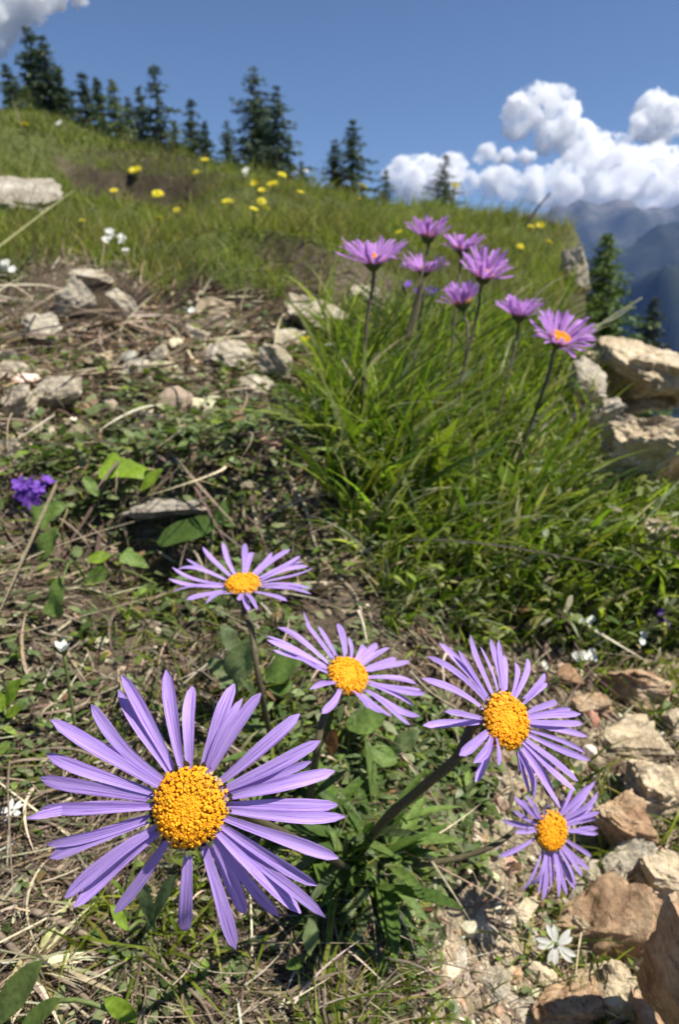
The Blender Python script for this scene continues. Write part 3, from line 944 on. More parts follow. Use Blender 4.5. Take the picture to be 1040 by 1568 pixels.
def disc_mesh(c, n, rd, count, seed, hgt=.5):
    rs = np.random.default_rng(seed)
    a, b, n = frame(n)
    mb = MB()
    # the dome under the florets
    nr, ns = 8, 32
    v = []
    for i in range(nr):
        ph = PI / 2 * i / (nr - 1)
        for k in range(ns):
            th = 2 * PI * k / ns
            v.append(c + rd * .93 * math.sin(ph + 1e-3) * (math.cos(th) * a + math.sin(th) * b) + n * rd * hgt * (math.cos(ph)) * .82)
    mb.add(v, grid_quads(ns, nr, True), None, (.62, .33, .015))
    fr = rd * math.sqrt(PI / count) * .68
    for i in range(count):
        f = (i + .5) / count
        rr = math.sqrt(f); th = i * 2.39996 + rs.normal(0, .05)
        ph = math.asin(min(rr, 1)) * .98
        rad = math.cos(th) * a + math.sin(th) * b
        pos = c + rd * math.sin(ph) * rad * .96 + n * rd * hgt * math.cos(ph) * .86
        ax = nrm(rad * math.sin(ph) * (.55 if rr < .85 else .8) + n * (math.cos(ph) * .9 + .4) + rs.normal(0, .09, 3))
        open_ = rr > .62 and rs.random() < .85
        hh = fr * (1.4 if rr < .45 else 2.6 if rr < .75 else 3.6) * rs.uniform(.75, 1.3)
        x, y, z = frame(ax)
        if open_:
            prof = [(0, .55), (.45, .62), (.7, .95), (.86, 1.25), (.94, .9), (.80, .15)]
        else:
            prof = [(0, .6), (.4, .75), (.7, 1.02), (.88, .9), (1.0, .45), (1.03, .05)]
        sd = 10 if open_ else 7
        vv = []; cc = []
        base = np.array([.86, .36, .012]); tip = np.array([1.0, .46, .014]) if rr > .4 else np.array([1.0, .43, .010])
        tip = tip * rs.uniform(.85, 1.08)
        if rr > .93 and rs.random() < .45: tip = np.array([.55, .38, .20]); base = np.array([.25, .13, .06])
        for (h_, r_) in prof:
            for k in range(sd):
                t_ = 2 * PI * k / sd
                star = 1.0
                if open_ and h_ > .8 and r_ > .5: star = 1.25 if k % 2 == 0 else .72
                vv.append(pos + x * math.cos(t_) * fr * r_ * star + y * math.sin(t_) * fr * r_ * star + z * hh * (h_ + (.07 if star > 1 else 0)))
                cc.append(base * (1 - min(1, h_ * 1.1)) + tip * min(1, h_ * 1.1))
        mb.add(vv, grid_quads(sd, len(prof), True), None, np.array(cc))
    return mb


def involucre_mesh(c, n, rd, seed):
    rs = np.random.default_rng(seed)
    a, b, n = frame(n)
    mb = MB()
    prof = [(-.95, .16), (-.85, .42), (-.6, .72), (-.3, .88), (-.06, .92), (.02, .85)]
    ns = 20
    v = [c + n * h * rd + rd * r * (math.cos(2 * PI * k / ns) * a + math.sin(2 * PI * k / ns) * b) for h, r in prof for k in range(ns)]
    mb.add(v, grid_quads(ns, len(prof), True))
    for k in range(30):
        th = 2 * PI * k / 30 + rs.normal(0, .05)
        rad = math.cos(th) * a + math.sin(th) * b
        z0 = rs.uniform(-.75, -.45)
        base = c + n * z0 * rd + rad * rd * (.70 + .2 * (z0 + .75))
        vv, q = leaf_mesh(base, rad * .42 + n * 1.0, rad, rd * rs.uniform(.8, 1.1), rd * .2, -.12, 5, .1)
        mb.add(vv, q)
    return mb


def stem_mesh(path, r0, r1, hairs, seed):
    rs = np.random.default_rng(seed)
    mb = MB()
    pth = spline(path, 26)
    rad = np.linspace(r0, r1, 26) * (1 + .06 * rs.normal(size=26))
    v, q, t = tube(pth, rad, 9)
    mb.add(v, q, t)
    if hairs:
        i = rs.integers(0, 25, hairs); f = rs.random(hairs)[:, None]
        pos = pth[i] * (1 - f) + pth[i + 1] * f
        tan = nrm(pth[i + 1] - pth[i])
        out = nrm(np.cross(tan, rs.normal(size=(hairs, 3))))
        d = nrm(out + .3 * tan * rs.normal(size=(hairs, 1)))
        s = nrm(np.cross(d, tan)) * (r0 * .035)
        p0 = pos + out * r0 * .7; p1 = p0 + d * (r0 * rs.uniform(.5, 1.1, (hairs, 1)))
        vv = np.stack([p0 - s, p0 + s, p1], 1).reshape(-1, 3)
        mb.add(vv, None, np.arange(hairs * 3).reshape(-1, 3))
    return mb


def aster(label, cpx, zd, n, tips, R, rd, W, base_px, mids, seed, pet_mat, leaves=10, florets=200, group=None, cup=None, npet=26, srad=.0011,
          hairs=220, leaf_len=.03, base_pt=None, offc=(.42, .9)):
    rs = np.random.default_rng(seed)
    c = P(cpx[0], cpx[1], zd)
    n = nrm(n)
    base = on_ground(base_pt if base_pt is not None else G(*base_px), -.002)
    root = thing('aster', base, label, 'flower', group)
    a, b, _ = frame(n)
    # stem
    top = c - n * rd * .85
    path = [base] + [P(m[0], m[1], m[2]) for m in mids] + [top - n * rd * 1.2, top]
    stem_mesh(path, srad * 1.05, srad, hairs, seed).build('stem', M_stem, root)
    involucre_mesh(c, n, rd, seed).build('involucre', M_bract, root)
    disc_mesh(c + n * rd * .02, n, rd, florets, seed).build('disc', M_floret, root)
    T = []
    if tips is not None:
        for tp in tips:
            ws = tp[2] if len(tp) > 2 else 1.0
            r = ray(tp[0], tp[1])
            ts = np.linspace(max(.02, zd - R * 1.3), zd + R * 1.3, 400)
            Q = r[None, :] * ts[:, None]
            dv = Q - c
            ln = np.linalg.norm(dv, axis=1)
            el = np.arcsin(np.clip(dv @ n / (ln + 1e-9), -1, 1))
            cost = ((ln / R - 1) / .22) ** 2 + ((el + .02) / offc[0]) ** 2
            T.append((Q[int(np.argmin(cost))], ws))
    else:
        for k in range(npet):
            th = 2 * PI * (k + rs.uniform(-.25, .25)) / npet
            el = cup + rs.normal(0, .13)
            rad = math.cos(th) * a + math.sin(th) * b
            T.append((c + R * rs.uniform(.86, 1.06) * (rad * math.cos(el) + n * math.sin(el)), rs.uniform(.85, 1.1)))
    for k, (t, ws) in enumerate(T):
        dv = t - c
        flat = nrm(dv - n * (dv @ n))
        layer = rs.uniform(-.08, .12) - (.25 if cup else 0)
        bp = c + flat * rd * .60 + n * rd * layer
        el = dv @ n / np.linalg.norm(dv)
        v, q, uv = petal_mesh(bp, t + n * rs.normal(0, .0004), n, W * ws * rs.uniform(.82, 1.06), .035 + rs.normal(0, .022) + (.02 if el < 0 else -.02), rs.normal(0, .22), rs.uniform(.05, .38), seed * 100 + k)
        mesh_obj('petal', v, q, None, pet_mat, root, True, uv)
    # leaves at the base
    for k in range(leaves):
        th = rs.uniform(0, 2 * PI)
        el = rs.uniform(.15, 1.2)
        d = np.array([math.cos(th) * math.cos(el), math.sin(th) * math.cos(el), math.sin(el)])
        L = leaf_len * rs.uniform(.65, 1.25)
        bp = base + np.array([rs.normal(0, .004), rs.normal(0, .004), .001])
        v, q = leaf_mesh(bp, d, np.array([0, 0, 1.0]) + .2 * rs.normal(size=3), L, L * rs.uniform(.13, .2), rs.uniform(.1, .5), 8, .18)
        col = np.array([(.10, .165, .03), (.15, .22, .055), (.07, .12, .025)][k % 3]) * rs.uniform(.8, 1.25)
        mesh_obj('leaf', v, q, None, M_dark_leaf, root, True, None, np.broadcast_to(col, (len(v), 3)))
    # a few narrow leaves along the stem
    pth = spline(path, 30)
    for k in range(3 if leaves else 0):
        i = rs.integers(2, 9)
        th = rs.uniform(0, 2 * PI)
        tn = nrm(pth[i + 1] - pth[i])
        x, y, _ = frame(tn)
        d = tn * .8 + .6 * (math.cos(th) * x + math.sin(th) * y)
        L = leaf_len * rs.uniform(.4, .65)
        v, q = leaf_mesh(pth[i], d, tn, L, L * .16, .2, 6, .15)
        mesh_obj('leaf', v, q, None, M_dark_leaf, root, True, None, np.broadcast_to(np.array([.08, .11, .04]), (len(v), 3)))
    return root


def zt(tl, s, ox, oy):
    return [(t[0] / s + ox, t[1] / s + oy) + tuple(t[2:]) for t in tl]


zA = zt([(493, 50), (562, 90, .9), (685, 86), (709, 133, .75), (772, 116), (886, 176, .95), (948, 258), (920, 318, .8), (992, 350), (1000, 452, .9), (1022, 486),
         (1002, 606), (940, 682), (966, 766, .8), (888, 768), (826, 794), (724, 780, 1.05), (694, 888), (537, 850), (333, 772, 1.05), (236, 734, 1.05), (194, 720, .95),
         (138, 608), (132, 566, .75), (112, 460), (96, 478, .7), (103, 370, .95), (120, 300, .95), (154, 194), (190, 226, .8), (268, 148, .95), (364, 62), (338, 104, .8)],
        1.926, 0, 1000)
zB = zt([(395, 62, .9), (540, 60), (592, 78, .9), (260, 108), (148, 148, .8), (96, 190, .9), (55, 240, .9), (32, 320, .9), (52, 358, .9), (152, 415), (722, 163), (842, 82),
         (915, 150), (962, 190), (1002, 235), (925, 150, .8), (988, 362, .9), (940, 345), (985, 385, .8), (822, 436, .9), (565, 505, 1.0), (505, 446, .8), (620, 452, .8), (300, 395, .9)],
        4.333, 250, 820)
zC = zt([(120, 78), (32, 158, .7), (30, 208), (66, 268, .8), (268, 100, .9), (348, 118, .9), (470, 92), (532, 195, .6), (648, 213), (704, 235), (776, 255), (828, 315),
         (904, 345), (958, 462), (1005, 545, .9), (948, 595, .9), (956, 697), (905, 740, .9), (735, 672), (368, 662, 1.1), (650, 640, .9), (330, 465, .8), (242, 40, .5), (800, 690, .8), (210, 300, .8), (980, 515, .8)],
        4.0, 400, 930)
zD = zt([(98, 148), (158, 80), (258, 126, .7), (300, 50), (374, 110, .7), (426, 68), (460, 76), (510, 152), (568, 188), (658, 165), (752, 250), (732, 316, .9), (818, 410), (858, 452),
         (924, 478), (955, 528), (984, 600), (984, 738), (978, 690, .7), (925, 850), (884, 905), (828, 998), (640, 915, .9), (705, 960), (56, 543, 1.0), (278, 700, 1.5), (345, 855, 1.1),
         (478, 758, .9), (58, 280, .9), (212, 462, .8), (600, 850, .9), (385, 730, 1.1), (780, 930, .8)],
        3.586, 630, 960)
zE = zt([(235, 200), (168, 400), (128, 692), (395, 260), (490, 230), (830, 108), (905, 92), (972, 200), (885, 278), (908, 500), (882, 690), (812, 852), (818, 778, .9), (722, 942),
         (612, 1014), (490, 1044), (400, 935), (300, 230), (870, 372), (222, 480), (760, 945, .8), (560, 930, .8), (640, 170), (720, 130), (330, 960, .8), (450, 990), (540, 1000, .9), (660, 985), (875, 440), (930, 330), (350, 200, .9), (270, 330, .8), (850, 170)],
        5.2, 740, 1180)

aster('large lilac aster with orange disc closest to the viewer at the lower left', (293, 1233), .115, camvec(0, .26, .96), zA, .0262, .0060, .0024,
      (545, 1330), [(480, 1300, .19)], 101, M_petal, 18, 620, 'front asters', srad=.0011)
aster('lilac aster on an upright stem behind the biggest flower, seen nearly edge on', (372, 899), .25, camvec(0.02, .86, .47), zB, .0262, .0060, .0024,
      (420, 1150), [(398, 1050, .243), (385, 965, .246)], 102, M_petal, 7, 340, 'front asters', offc=(.34, .9), srad=.0011, leaf_len=.028)
aster('lilac aster tilted right between the edge-on bloom and the slanting stem one', (531, 1038), .215, camvec(.30, .68, .64), zC, .0250, .0062, .0023,
      (470, 1250), [(482, 1170, .218), (494, 1105, .217)], 103, M_petal, 14, 380, 'front asters', srad=.0013)
aster('lilac aster on a dark slanting hairy stem above the gravel', (770, 1104), .18, camvec(.42, .36, .83), zD, .0240, .0068, .0021,
      (560, 1290), [(590, 1255, .215), (648, 1205, .20), (700, 1160, .19)], 104, M_petal, 24, 460, 'front asters', srad=.0014, hairs=500)
aster('smaller lilac aster low over the gravel with drooping petals', (841, 1271), .25, camvec(.38, .18, .9), zE, .0215, .0064, .0020,
      (575, 1330), [(640, 1325, .25), (710, 1312, .25), (765, 1290, .25)], 105, M_petal, 22, 340, 'front asters', srad=.00105, hairs=300)

REAR = [  # px, py, zd, tilt, cup, R, mids, base px at zd, label
    (572, 402, .44, (-.02, -.2), .46, .0232, [(560, 520, .445)], (552, 660, .45), 'pale mauve aster leftmost in the rear group'),
    (656, 364, .60, (.02, .02), .62, .0232, [(650, 430, .595), (622, 520, .59)], (592, 640, .57), 'topmost mauve aster of the rear group on a thick stalk'),
    (708, 383, .63, (.05, 0), .55, .0225, [(700, 460, .62)], (680, 600, .60), 'mauve aster just right of and behind the topmost one'),
    (650, 416, .66, (.04, -.05), .40, .0250, [(645, 480, .65)], (620, 600, .62), 'faint mauve aster hidden behind the stalk of the topmost one'),
    (741, 424, .50, (.10, -.42), .60, .0228, [(728, 495, .50)], (672, 645, .50), 'cupped purple aster with an orange centre in the middle of the rear group'),
    (709, 466, .56, (-.2, .02), .72, .0205, [(716, 520, .555)], (700, 620, .54), 'small cupped purple aster below the one with an orange centre'),
    (796, 484, .56, (.02, -.02), .58, .0225, [(785, 550, .555)], (748, 630, .54), 'mauve aster second from the right in the rear group'),
    (857, 522, .47, (.18, -.62), .50, .0238, [(835, 590, .47)], (775, 672, .47), 'purple aster rightmost in the rear group beside the rocks'),
]
for i, (px, py, zd, ti, cu, R, mids, bp, lab) in enumerate(REAR):
    b0 = P(*bp)
    aster(lab, (px, py), zd, np.array([ti[0], ti[1], 1.0]), None, R * 1.1, .0060, .0032, None, mids, 200 + i, M_petal2, 6, 90, 'rear asters', cup=cu, npet=46, srad=.00115, hairs=0, leaf_len=.05, base_pt=b0)

# ------------------------------------------------------------------ small flowers
def stem_only(root, path, r):
    v, q, t = tube(spline(path, 10), r, 5)
    return mesh_obj('stem', v, q, t, M_gstem, root)


def bloom_mesh(c, n, R, npet, layers, W, seed, shape='lance', cup=.15):
    rs = np.random.default_rng(seed)
    a, b, n = frame(n)
    mb = MB()
    for l in range(layers):
        for k in range(npet):
            th = 2 * PI * (k + .5 * l + rs.uniform(-.15, .15)) / npet
            rad = math.cos(th) * a + math.sin(th) * b
            d = rad + n * (cup + .25 * l)
            v, q = leaf_mesh(c + rad * R * .1, d, n, R * (1 - .22 * l) * rs.uniform(.85, 1.05), W, .15, 5, .1, shape)
            mb.add(v, q)
    return mb


YEL = [(314, 245, 'yellow hawkbit bloom highest on the left, just under the sky between the conifer groups'), (299, 263, 'yellow hawkbit right below the highest bloom near the dark soil bank'),
       (209, 282, 'yellow hawkbit in front of the dark soil bank, upper middle of three'), (241, 296, 'yellow hawkbit in front of the dark soil bank, right of three'),
       (174, 292, 'yellow hawkbit in front of the dark soil bank, left of three near the pale slab'), (125, 337, 'deep yellow bloom in the grass below the right end of the pale slab'),
       (243, 334, 'dull yellow bloom in the grass above the white yarrow cluster'), (270, 321, 'faint golden bloom below the row of three at the dark bank'),
       (349, 311, 'wide yellow hawkbit alone under the tall pair of conifers'), (391, 281, 'yellow hawkbit at the left top of the dense yellow patch'),
       (417, 282, 'large yellow hawkbit at the right top of the dense yellow patch'), (432, 267, 'yellow bloom above the dense yellow patch at the conifer feet'),
       (401, 293, 'yellow hawkbit in the centre of the dense yellow patch'), (400, 308, 'yellow hawkbit in the lower centre of the dense yellow patch'),
       (388, 322, 'yellow bloom at the lower left of the dense yellow patch'), (407, 319, 'yellow bloom at the lower right of the dense yellow patch'),
       (37, 190, 'tiny yellow bloom on the skyline under the far left conifers'), (460, 296, 'tiny yellow bloom on the slope left of the middle conifer'),
       (555, 286, 'yellow bloom on the skyline in front of the middle conifer'), (697, 284, 'yellow bloom on the skyline beside the small lone conifer'),
       (550, 305, 'small yellow bloom on the slope under the middle conifer'), (611, 355, 'greenish yellow bloom left of the topmost rear aster'),
       (797, 378, 'yellow bloom above right of the rear asters'), (840, 370, 'yellow bloom on the right edge of the meadow above the tall pale rock'),
       (828, 346, 'yellow bloom beside the dark dead stalk'), (812, 347, 'pale yellow bloom left of the dark dead stalk'),
       (467, 520, 'yellow leaf-like bloom at the left foot of the tall grass tuft')]
for i, (px, py, lab) in enumerate(YEL):
    rs = np.random.default_rng(300 + i)
    g = G(px + rs.normal(0, 2), py + (34 if py > 240 and py < 400 else 16))
    zd = g @ CF
    c = P(px, py, zd)
    if c[2] < H(c[0], c[1])[0] + .01: c[2] = H(c[0], c[1])[0] + .03
    base = on_ground(c + np.array([rs.normal(0, .01), .01, 0]))
    root = thing('hawkbit', base, lab, 'flower', 'yellow meadow flowers')
    R = (11 if i in (10, 8, 2, 3) else 8.5 if i not in (5, 16, 17, 20, 7, 21) else 7) * zd / FPX
    R *= rs.uniform(.62, .98)
    n = np.array([rs.normal(0, .4), -.5 + rs.normal(0, .4), 1])
    stem_only(root, [base, (base + c) / 2 + rs.normal(0, .004, 3), c], .0018 * max(1, zd / 2))
    bloom_mesh(c, n, R, 13, 2, R * .42, 300 + i, 'lance', rs.uniform(-.1, .7)).build('petals', M_yellow, root)
    v, q, t = tube([c, c + nrm(n) * R * .35], [R * .25, R * .18], 8)
    mesh_obj('disc', v, q, t, M_yellow, root)

WHITE = [(176, 362, 26, 5, 'white yarrow cluster in the meadow above the small whitish rock'), (190, 385, 12, 3, 'little white bloom just under the yarrow cluster'),
         (12, 408, 26, 4, 'greenish white blossom head at the left edge over the dry grass blades'), (293, 476, 13, 1, 'round white flower left of the pair over the dark gap'),
         (323, 467, 12, 1, 'round white flower right of the pair over the dark gap'), (601, 598, 9, 1, 'single tiny white flower in the tall grass tuft'),
         (896, 968, 20, 4, 'white blossom cluster upper of the right hand pair under the tuft'), (897, 1008, 28, 7, 'white blossom cluster lower of the right hand pair under the tuft'),
         (834, 1018, 15, 2, 'small white blossom left of the right hand clusters under the tuft'), (986, 992, 22, 3, 'white blossoms above the reddish rock'),
         (1022, 975, 14, 2, 'white blossom pair near the right edge above the reddish rock'), (986, 778, 16, 1, 'narrow white bloom in front of the upright tan boulder'),
         (372, 264, 20, 3, 'white blossom head at the feet of the tall pair of conifers'), (461, 258, 15, 2, 'white blossom against the sky right of the tall pair of conifers'),
         (90, 190, 16, 2, 'white blossom on the skyline under the far left conifers')]
for i, (px, py, w, nb, lab) in enumerate(WHITE):
    rs = np.random.default_rng(400 + i)
    g = G(px, py + (14 if py > 430 else 30 if py > 300 else 18))
    zd = g @ CF
    c = P(px, py, zd)
    hz = H(c[0], c[1])[0]
    if c[2] < hz + .004: c[2] = hz + .01
    base = on_ground(c)
    root = thing('white_flower', base, lab, 'flower', 'small white flowers')
    S = w * zd / FPX
    stem_only(root, [base, c], S * .05)
    for k in range(nb):
        o_ = np.array([rs.uniform(-.5, .5), rs.uniform(-.3, .3), rs.uniform(-.28, .28)]) * S * (nb > 1)
        R = S * (.5 if nb == 1 else .27)
        n = np.array([rs.normal(0, .3), -.8, .8])
        mb = bloom_mesh(c + o_, n, R, 5, 1, R * .95, 420 + i * 10 + k, 'oval', .35)
        mb.build('blossom', M_white, root)


def star_flower(label, cpx, w, zd, seed, n):
    rs = np.random.default_rng(seed)
    c = P(cpx[0], cpx[1], zd)
    base = on_ground(c + np.array([0, .004, 0]))
    root = thing('star_flower', base, label, 'flower')
    stem_only(root, [base, c], .0005)
    a, b, n = frame(n)
    R = w * zd / FPX / 2
    for k in range(5):
        for s_ in (-.16, .16):
            th = 2 * PI * k / 5 + s_ * 1.15 + .35
            rad = math.cos(th) * a + math.sin(th) * b
            v, q = leaf_mesh(c + rad * R * .05, rad + n * .12, n, R * rs.uniform(.85, 1.05), R * .34, .12, 8, .12)
            mesh_obj('petal', v, q, None, M_white, root)
    v, q, t = tube([c, c + n * R * .15], [R * .14, R * .08], 8)
    mesh_obj('disc', v, q, t, M_gstem, root)


g = G(857, 1462)
star_flower('white star shaped flower with notched petals on the gravel', (853, 1446), 58, (g @ CF) - .008, 501, camvec(-.1, .25, .95))
g = G(18, 1255)
star_flower('white star flower at the left edge beside the biggest aster', (18, 1240), 32, (g @ CF) - .006, 502, camvec(.2, .5, .8))

# white bud
c = P(97, 1000, .26)
base = on_ground(c)
root = thing('flower_bud', base, 'closed white bud on a short green stem above the biggest aster', 'flower')
stem_only(root, [base, c], .0007)
mb = bloom_mesh(c, np.array([0, 0, 1.]), .0055, 5, 1, .003, 9, 'oval', 2.5); mb.build('petals', M_white, root)
mb = bloom_mesh(c - np.array([0, 0, .001]), np.array([0, 0, 1.]), .004, 5, 1, .0028, 10, 'oval', 2.2); mb.build('calyx', M_gstem, root)


def violet(label, cpx, w, lift, seed, zd=None, nb=9):
    rs = np.random.default_rng(seed)
    if zd is None: zd = G(cpx[0], cpx[1] + lift) @ CF
    c = P(cpx[0], cpx[1], zd)
    hz = H(c[0], c[1])[0]
    if c[2] < hz + .003: c[2] = hz + .006
    base = on_ground(c)
    root = thing('violet_flower', base, label, 'flower', 'small violet flowers')
    S = w * zd / FPX
    stem_only(root, [base, c], S * .05)
    for k in range(nb):
        o_ = rs.normal(0, .22, 3) * S
        n = nrm(o_ / S + np.array([0, -.3, .25]))
        mb = bloom_mesh(c + o_, n, S * .3, 5, 1, S * .2, seed + k, 'oval', .5)
        mb.build('blossom', M_violet, root)


violet('bright violet blossom head at the left edge over broad green leaves', (46, 757), 46, 25, 601, None, 16)
violet('dim blue violet blossom in the grass before the upright tan boulder', (885, 634), 20, 16, 640, None, 5)
violet('dim violet blossom just below the blue violet one', (888, 684), 18, 16, 650, None, 4)
violet('violet blossom right of the tuft above the reddish rock', (1020, 946), 26, 20, 660, None, 6)
violet('faint lilac blossom against the lower half of the upright tan boulder', (940, 706), 22, 16, 670, .72, 4)
violet('faint blue bloom behind the rear asters, left of the two', (622, 441), 20, 25, 680, None, 5)
violet('faint blue bloom behind the rear asters, right of the two', (661, 447), 22, 25, 690, None, 5)

# ------------------------------------------------------------------ broad leaved plants
def broad_plant(label, base_px, leaves, seed, name='broadleaf_plant'):
    """leaves: (base px, tip px, width px, height over ground m, colour, shape)"""
    rs = np.random.default_rng(seed)
    base = on_ground(G(*base_px), -.001)
    root = thing(name, base, label, 'plant')
    for (bx, tx, w, hgt, col, shp) in leaves:
        gb = G(bx[0], bx[1] + 6); zd = (gb @ CF) - hgt * (1.7 if gb[1] > .3 else 1.2)
        b = P(bx[0], bx[1], zd)
        t = P(tx[0], tx[1], zd - .002 + rs.normal(0, .003))
        L = np.linalg.norm(t - b)
        up = nrm(np.array([rs.normal(0, .3), -.55, .9]))
        v, q = leaf_mesh(b, t - b, up, L, w * zd / FPX, .08, 12, .12, shp, .05, rs.uniform(0, 6))
        lf = mesh_obj('leaf', v, q, None, M_dark_leaf, root, True, None, np.broadcast_to(np.array(col) * rs.uniform(.85, 1.15), (len(v), 3)))
        mid = (base + b) / 2 + np.array([0, 0, .25 * np.linalg.norm(b - base)])
        vv, qq, t3 = tube(spline([base, mid, b], 10), .0007, 5)
        mesh_obj('stem', vv, qq, t3, M_gstem, root)
    return root


BG = (.19, .29, .025); DG = (.10, .165, .03); MG = (.16, .245, .055); PG = (.22, .28, .11)
broad_plant('plant with a bright lobed green leaf in the small leaved ground cover', (190, 765), [((152, 716), (236, 724), 60, .012, BG, 'lobed'), ((215, 752), (246, 716), 20, .01, BG, 'oval'), ((150, 760), (128, 728), 18, .01, MG, 'oval')], 1)
broad_plant('sprawling plant with arrow shaped leaves in the shaded hollow', (140, 900), [((60, 860), (84, 808), 40, .012, MG, 'oval'), ((52, 800), (100, 768), 50, .014, MG, 'lobed'), ((84, 945), (88, 880), 42, .01, MG, 'lobed'),
            ((184, 915), (142, 928), 24, .012, PG, 'oval'), ((130, 895), (165, 872), 36, .012, DG, 'oval'), ((185, 848), (228, 868), 34, .012, MG, 'lobed'), ((170, 850), (132, 858), 22, .012, BG, 'oval'), ((240, 895), (200, 915), 16, .008, MG, 'lance')], 2)
broad_plant('plant with dark wavy leaf above the edge-on aster', (300, 830), [((340, 800), (236, 826), 52, .012, (.085, .14, .03), 'oval'), ((330, 808), (348, 765), 26, .01, MG, 'oval')], 3)
broad_plant('large pale green leaves directly behind the upright aster stem', (390, 1060), [((372, 1052), (318, 1008), 50, .016, (.16, .21, .08), 'lobed'), ((350, 1060), (382, 978), 46, .014, PG, 'oval'), ((405, 1040), (462, 1000), 50, .012, MG, 'oval'), ((410, 1050), (448, 1048), 40, .01, DG, 'oval'), ((362, 1000), (340, 958), 30, .012, (.15, .19, .09), 'oval')], 4)
broad_plant('broad green leaves right of the tilted aster stem', (560, 1140), [((530, 1112), (590, 1096), 44, .012, MG, 'oval'), ((545, 1120), (570, 1075), 30, .012, PG, 'oval'), ((560, 1150), (610, 1165), 34, .01, MG, 'oval'), ((600, 1150), (640, 1120), 28, .01, PG, 'oval')], 5)
broad_plant('upright oval leaf below the biggest aster', (474, 1470), [((474, 1462), (476, 1406), 27, .01, (.17, .22, .09), 'oval'), ((465, 1470), (440, 1480), 18, .006, DG, 'oval')], 6)
broad_plant('blurred green leaf in the lower left corner', (10, 1568), [((-20, 1580), (56, 1476), 46, .01, (.13, .18, .05), 'lance'), ((20, 1590), (84, 1530), 30, .008, (.11, .16, .04), 'lance'), ((210, 1562), (160, 1530), 26, .006, BG, 'oval')], 7)
broad_plant('green blades behind the lower petals of the biggest aster', (235, 1420), [((225, 1425), (262, 1340), 26, .012, (.12, .17, .07), 'lance'), ((236, 1425), (214, 1352), 22, .012, (.14, .19, .08), 'lance'), ((195, 1425), (170, 1385), 16, .008, BG, 'oval')], 8)
broad_plant('small bright green leaf rosette at the left edge above the biggest aster', (8, 1080), [((5, 1085), (28, 1040), 24, .006, BG, 'oval'), ((5, 1090), (-18, 1050), 24, .006, BG, 'oval'), ((8, 1095), (30, 1085), 20, .006, BG, 'oval')], 9)
broad_plant('curled rusty red leaf beside the tilted aster stem', (508, 1160), [((505, 1155), (512, 1118), 26, .014, (.30, .12, .06), 'oval')], 10, 'dead_leaf')

# ------------------------------------------------------------------ dry stalks and twigs
def stalk(label, pts, wpx, col, lift=.002, taper=.5, name='dry_stalk', zds=None):
    q3 = []
    for i, (px, py) in enumerate(pts):
        if zds is None:
            g = G(px, py); q3.append(g + np.array([0, 0, lift * (1 + .6 * math.sin(i * 2.1))]))
        else:
            q3.append(P(px, py, zds[i]))
    q3 = np.array(q3)
    # keep the depth steady along the stalk
    if zds is None and len(q3) > 2:
        zz = q3 @ CF
        fit = np.polyval(np.polyfit(np.arange(len(zz)), zz, 1), np.arange(len(zz)))
        zz = np.minimum(zz, fit)
        q3 = np.array([P(px, py, z_ - lift) for (px, py), z_ in zip(pts, zz)])
    zd = float(np.mean(q3 @ CF))
    r = wpx * zd / FPX / 2
    pth = spline(q3, 24)
    v, q, t = tube(pth, np.linspace(r, r * taper, 24) * (1 + .12 * rng.normal(size=24)), 6)
    c0 = q3[0]
    o = mesh_obj(name, v, q, t, M_straw, None, True, None, np.broadcast_to(np.array(col), (len(v), 3)), c0)
    return tag(o, label, 'dry stalk')


ST = (.42, .36, .25); SP = (.55, .48, .35); SB = (.22, .17, .12)
stalk('longest pale stalk hanging down the bank right of the edge-on aster', [(440, 735), (466, 772), (482, 830), (505, 870), (545, 912), (557, 972)], 6.5, ST)
stalk('curved pale stalk above the edge-on aster', [(386, 775), (397, 808), (425, 832)], 5, SP)
stalk('pale stalk looping down from the right rim of the ground cover', [(428, 712), (452, 745), (450, 800)], 5, ST)
stalk('thin stalk crossing below the long hanging one', [(440, 820), (480, 860), (540, 900)], 4, SB)
stalk('pale root running down at the left edge below the hollow', [(-10, 875), (28, 925), (58, 965), (110, 977)], 6, ST)
stalk('long thin stalk running from the left edge behind the biggest aster', [(-10, 940), (50, 982), (130, 1022), (250, 1070)], 4.5, ST)
stalk('pale stalk left of the upper petals of the biggest aster', [(75, 1075), (100, 1092), (160, 1110)], 5, SP)
stalk('straw blade poking in from the left over the grey rock, topmost of three', [(-10, 438), (60, 437), (100, 445)], 5, SP, zds=[.9, .95, 1.0])
stalk('straw blade poking in from the left, middle of three', [(-10, 452), (30, 462), (62, 474)], 5, SP, zds=[.85, .9, .92])
stalk('straw blade poking in from the left, lowest of three', [(-10, 480), (28, 484), (58, 490)], 5, SP, zds=[.82, .86, .9])
stalk('straight dry stem at the left edge above the violet blossom', [(-10, 724), (25, 706), (62, 694)], 5, ST)
stalk('long green brown blade leaning in from the left across the pale slab', [(-10, 384), (50, 338), (112, 292)], 4, (.28, .28, .12), zds=[.9, 1.0, 1.2])
stalk('thick grey twig lying at the lower left', [(-10, 1425), (40, 1470), (95, 1500), (150, 1545)], 13, SB, .003)
stalk('weathered brown twig below the lower left petals', [(50, 1395), (110, 1420), (165, 1455), (178, 1470)], 12, (.27, .21, .15), .003)
stalk('bent brown twig running to the bottom under the biggest aster', [(190, 1440), (258, 1490), (305, 1530), (330, 1575)], 8, SB, .003)
stalk('thin straw lying under the lowest petal of the biggest aster', [(370, 1470), (420, 1500), (460, 1530)], 6, ST)
stalk('pale straw behind the left petals of the biggest aster', [(-5, 1320), (30, 1345), (82, 1380)], 8, ST)
stalk('straw along the bottom between the twigs', [(60, 1500), (120, 1545), (150, 1572)], 6, ST)
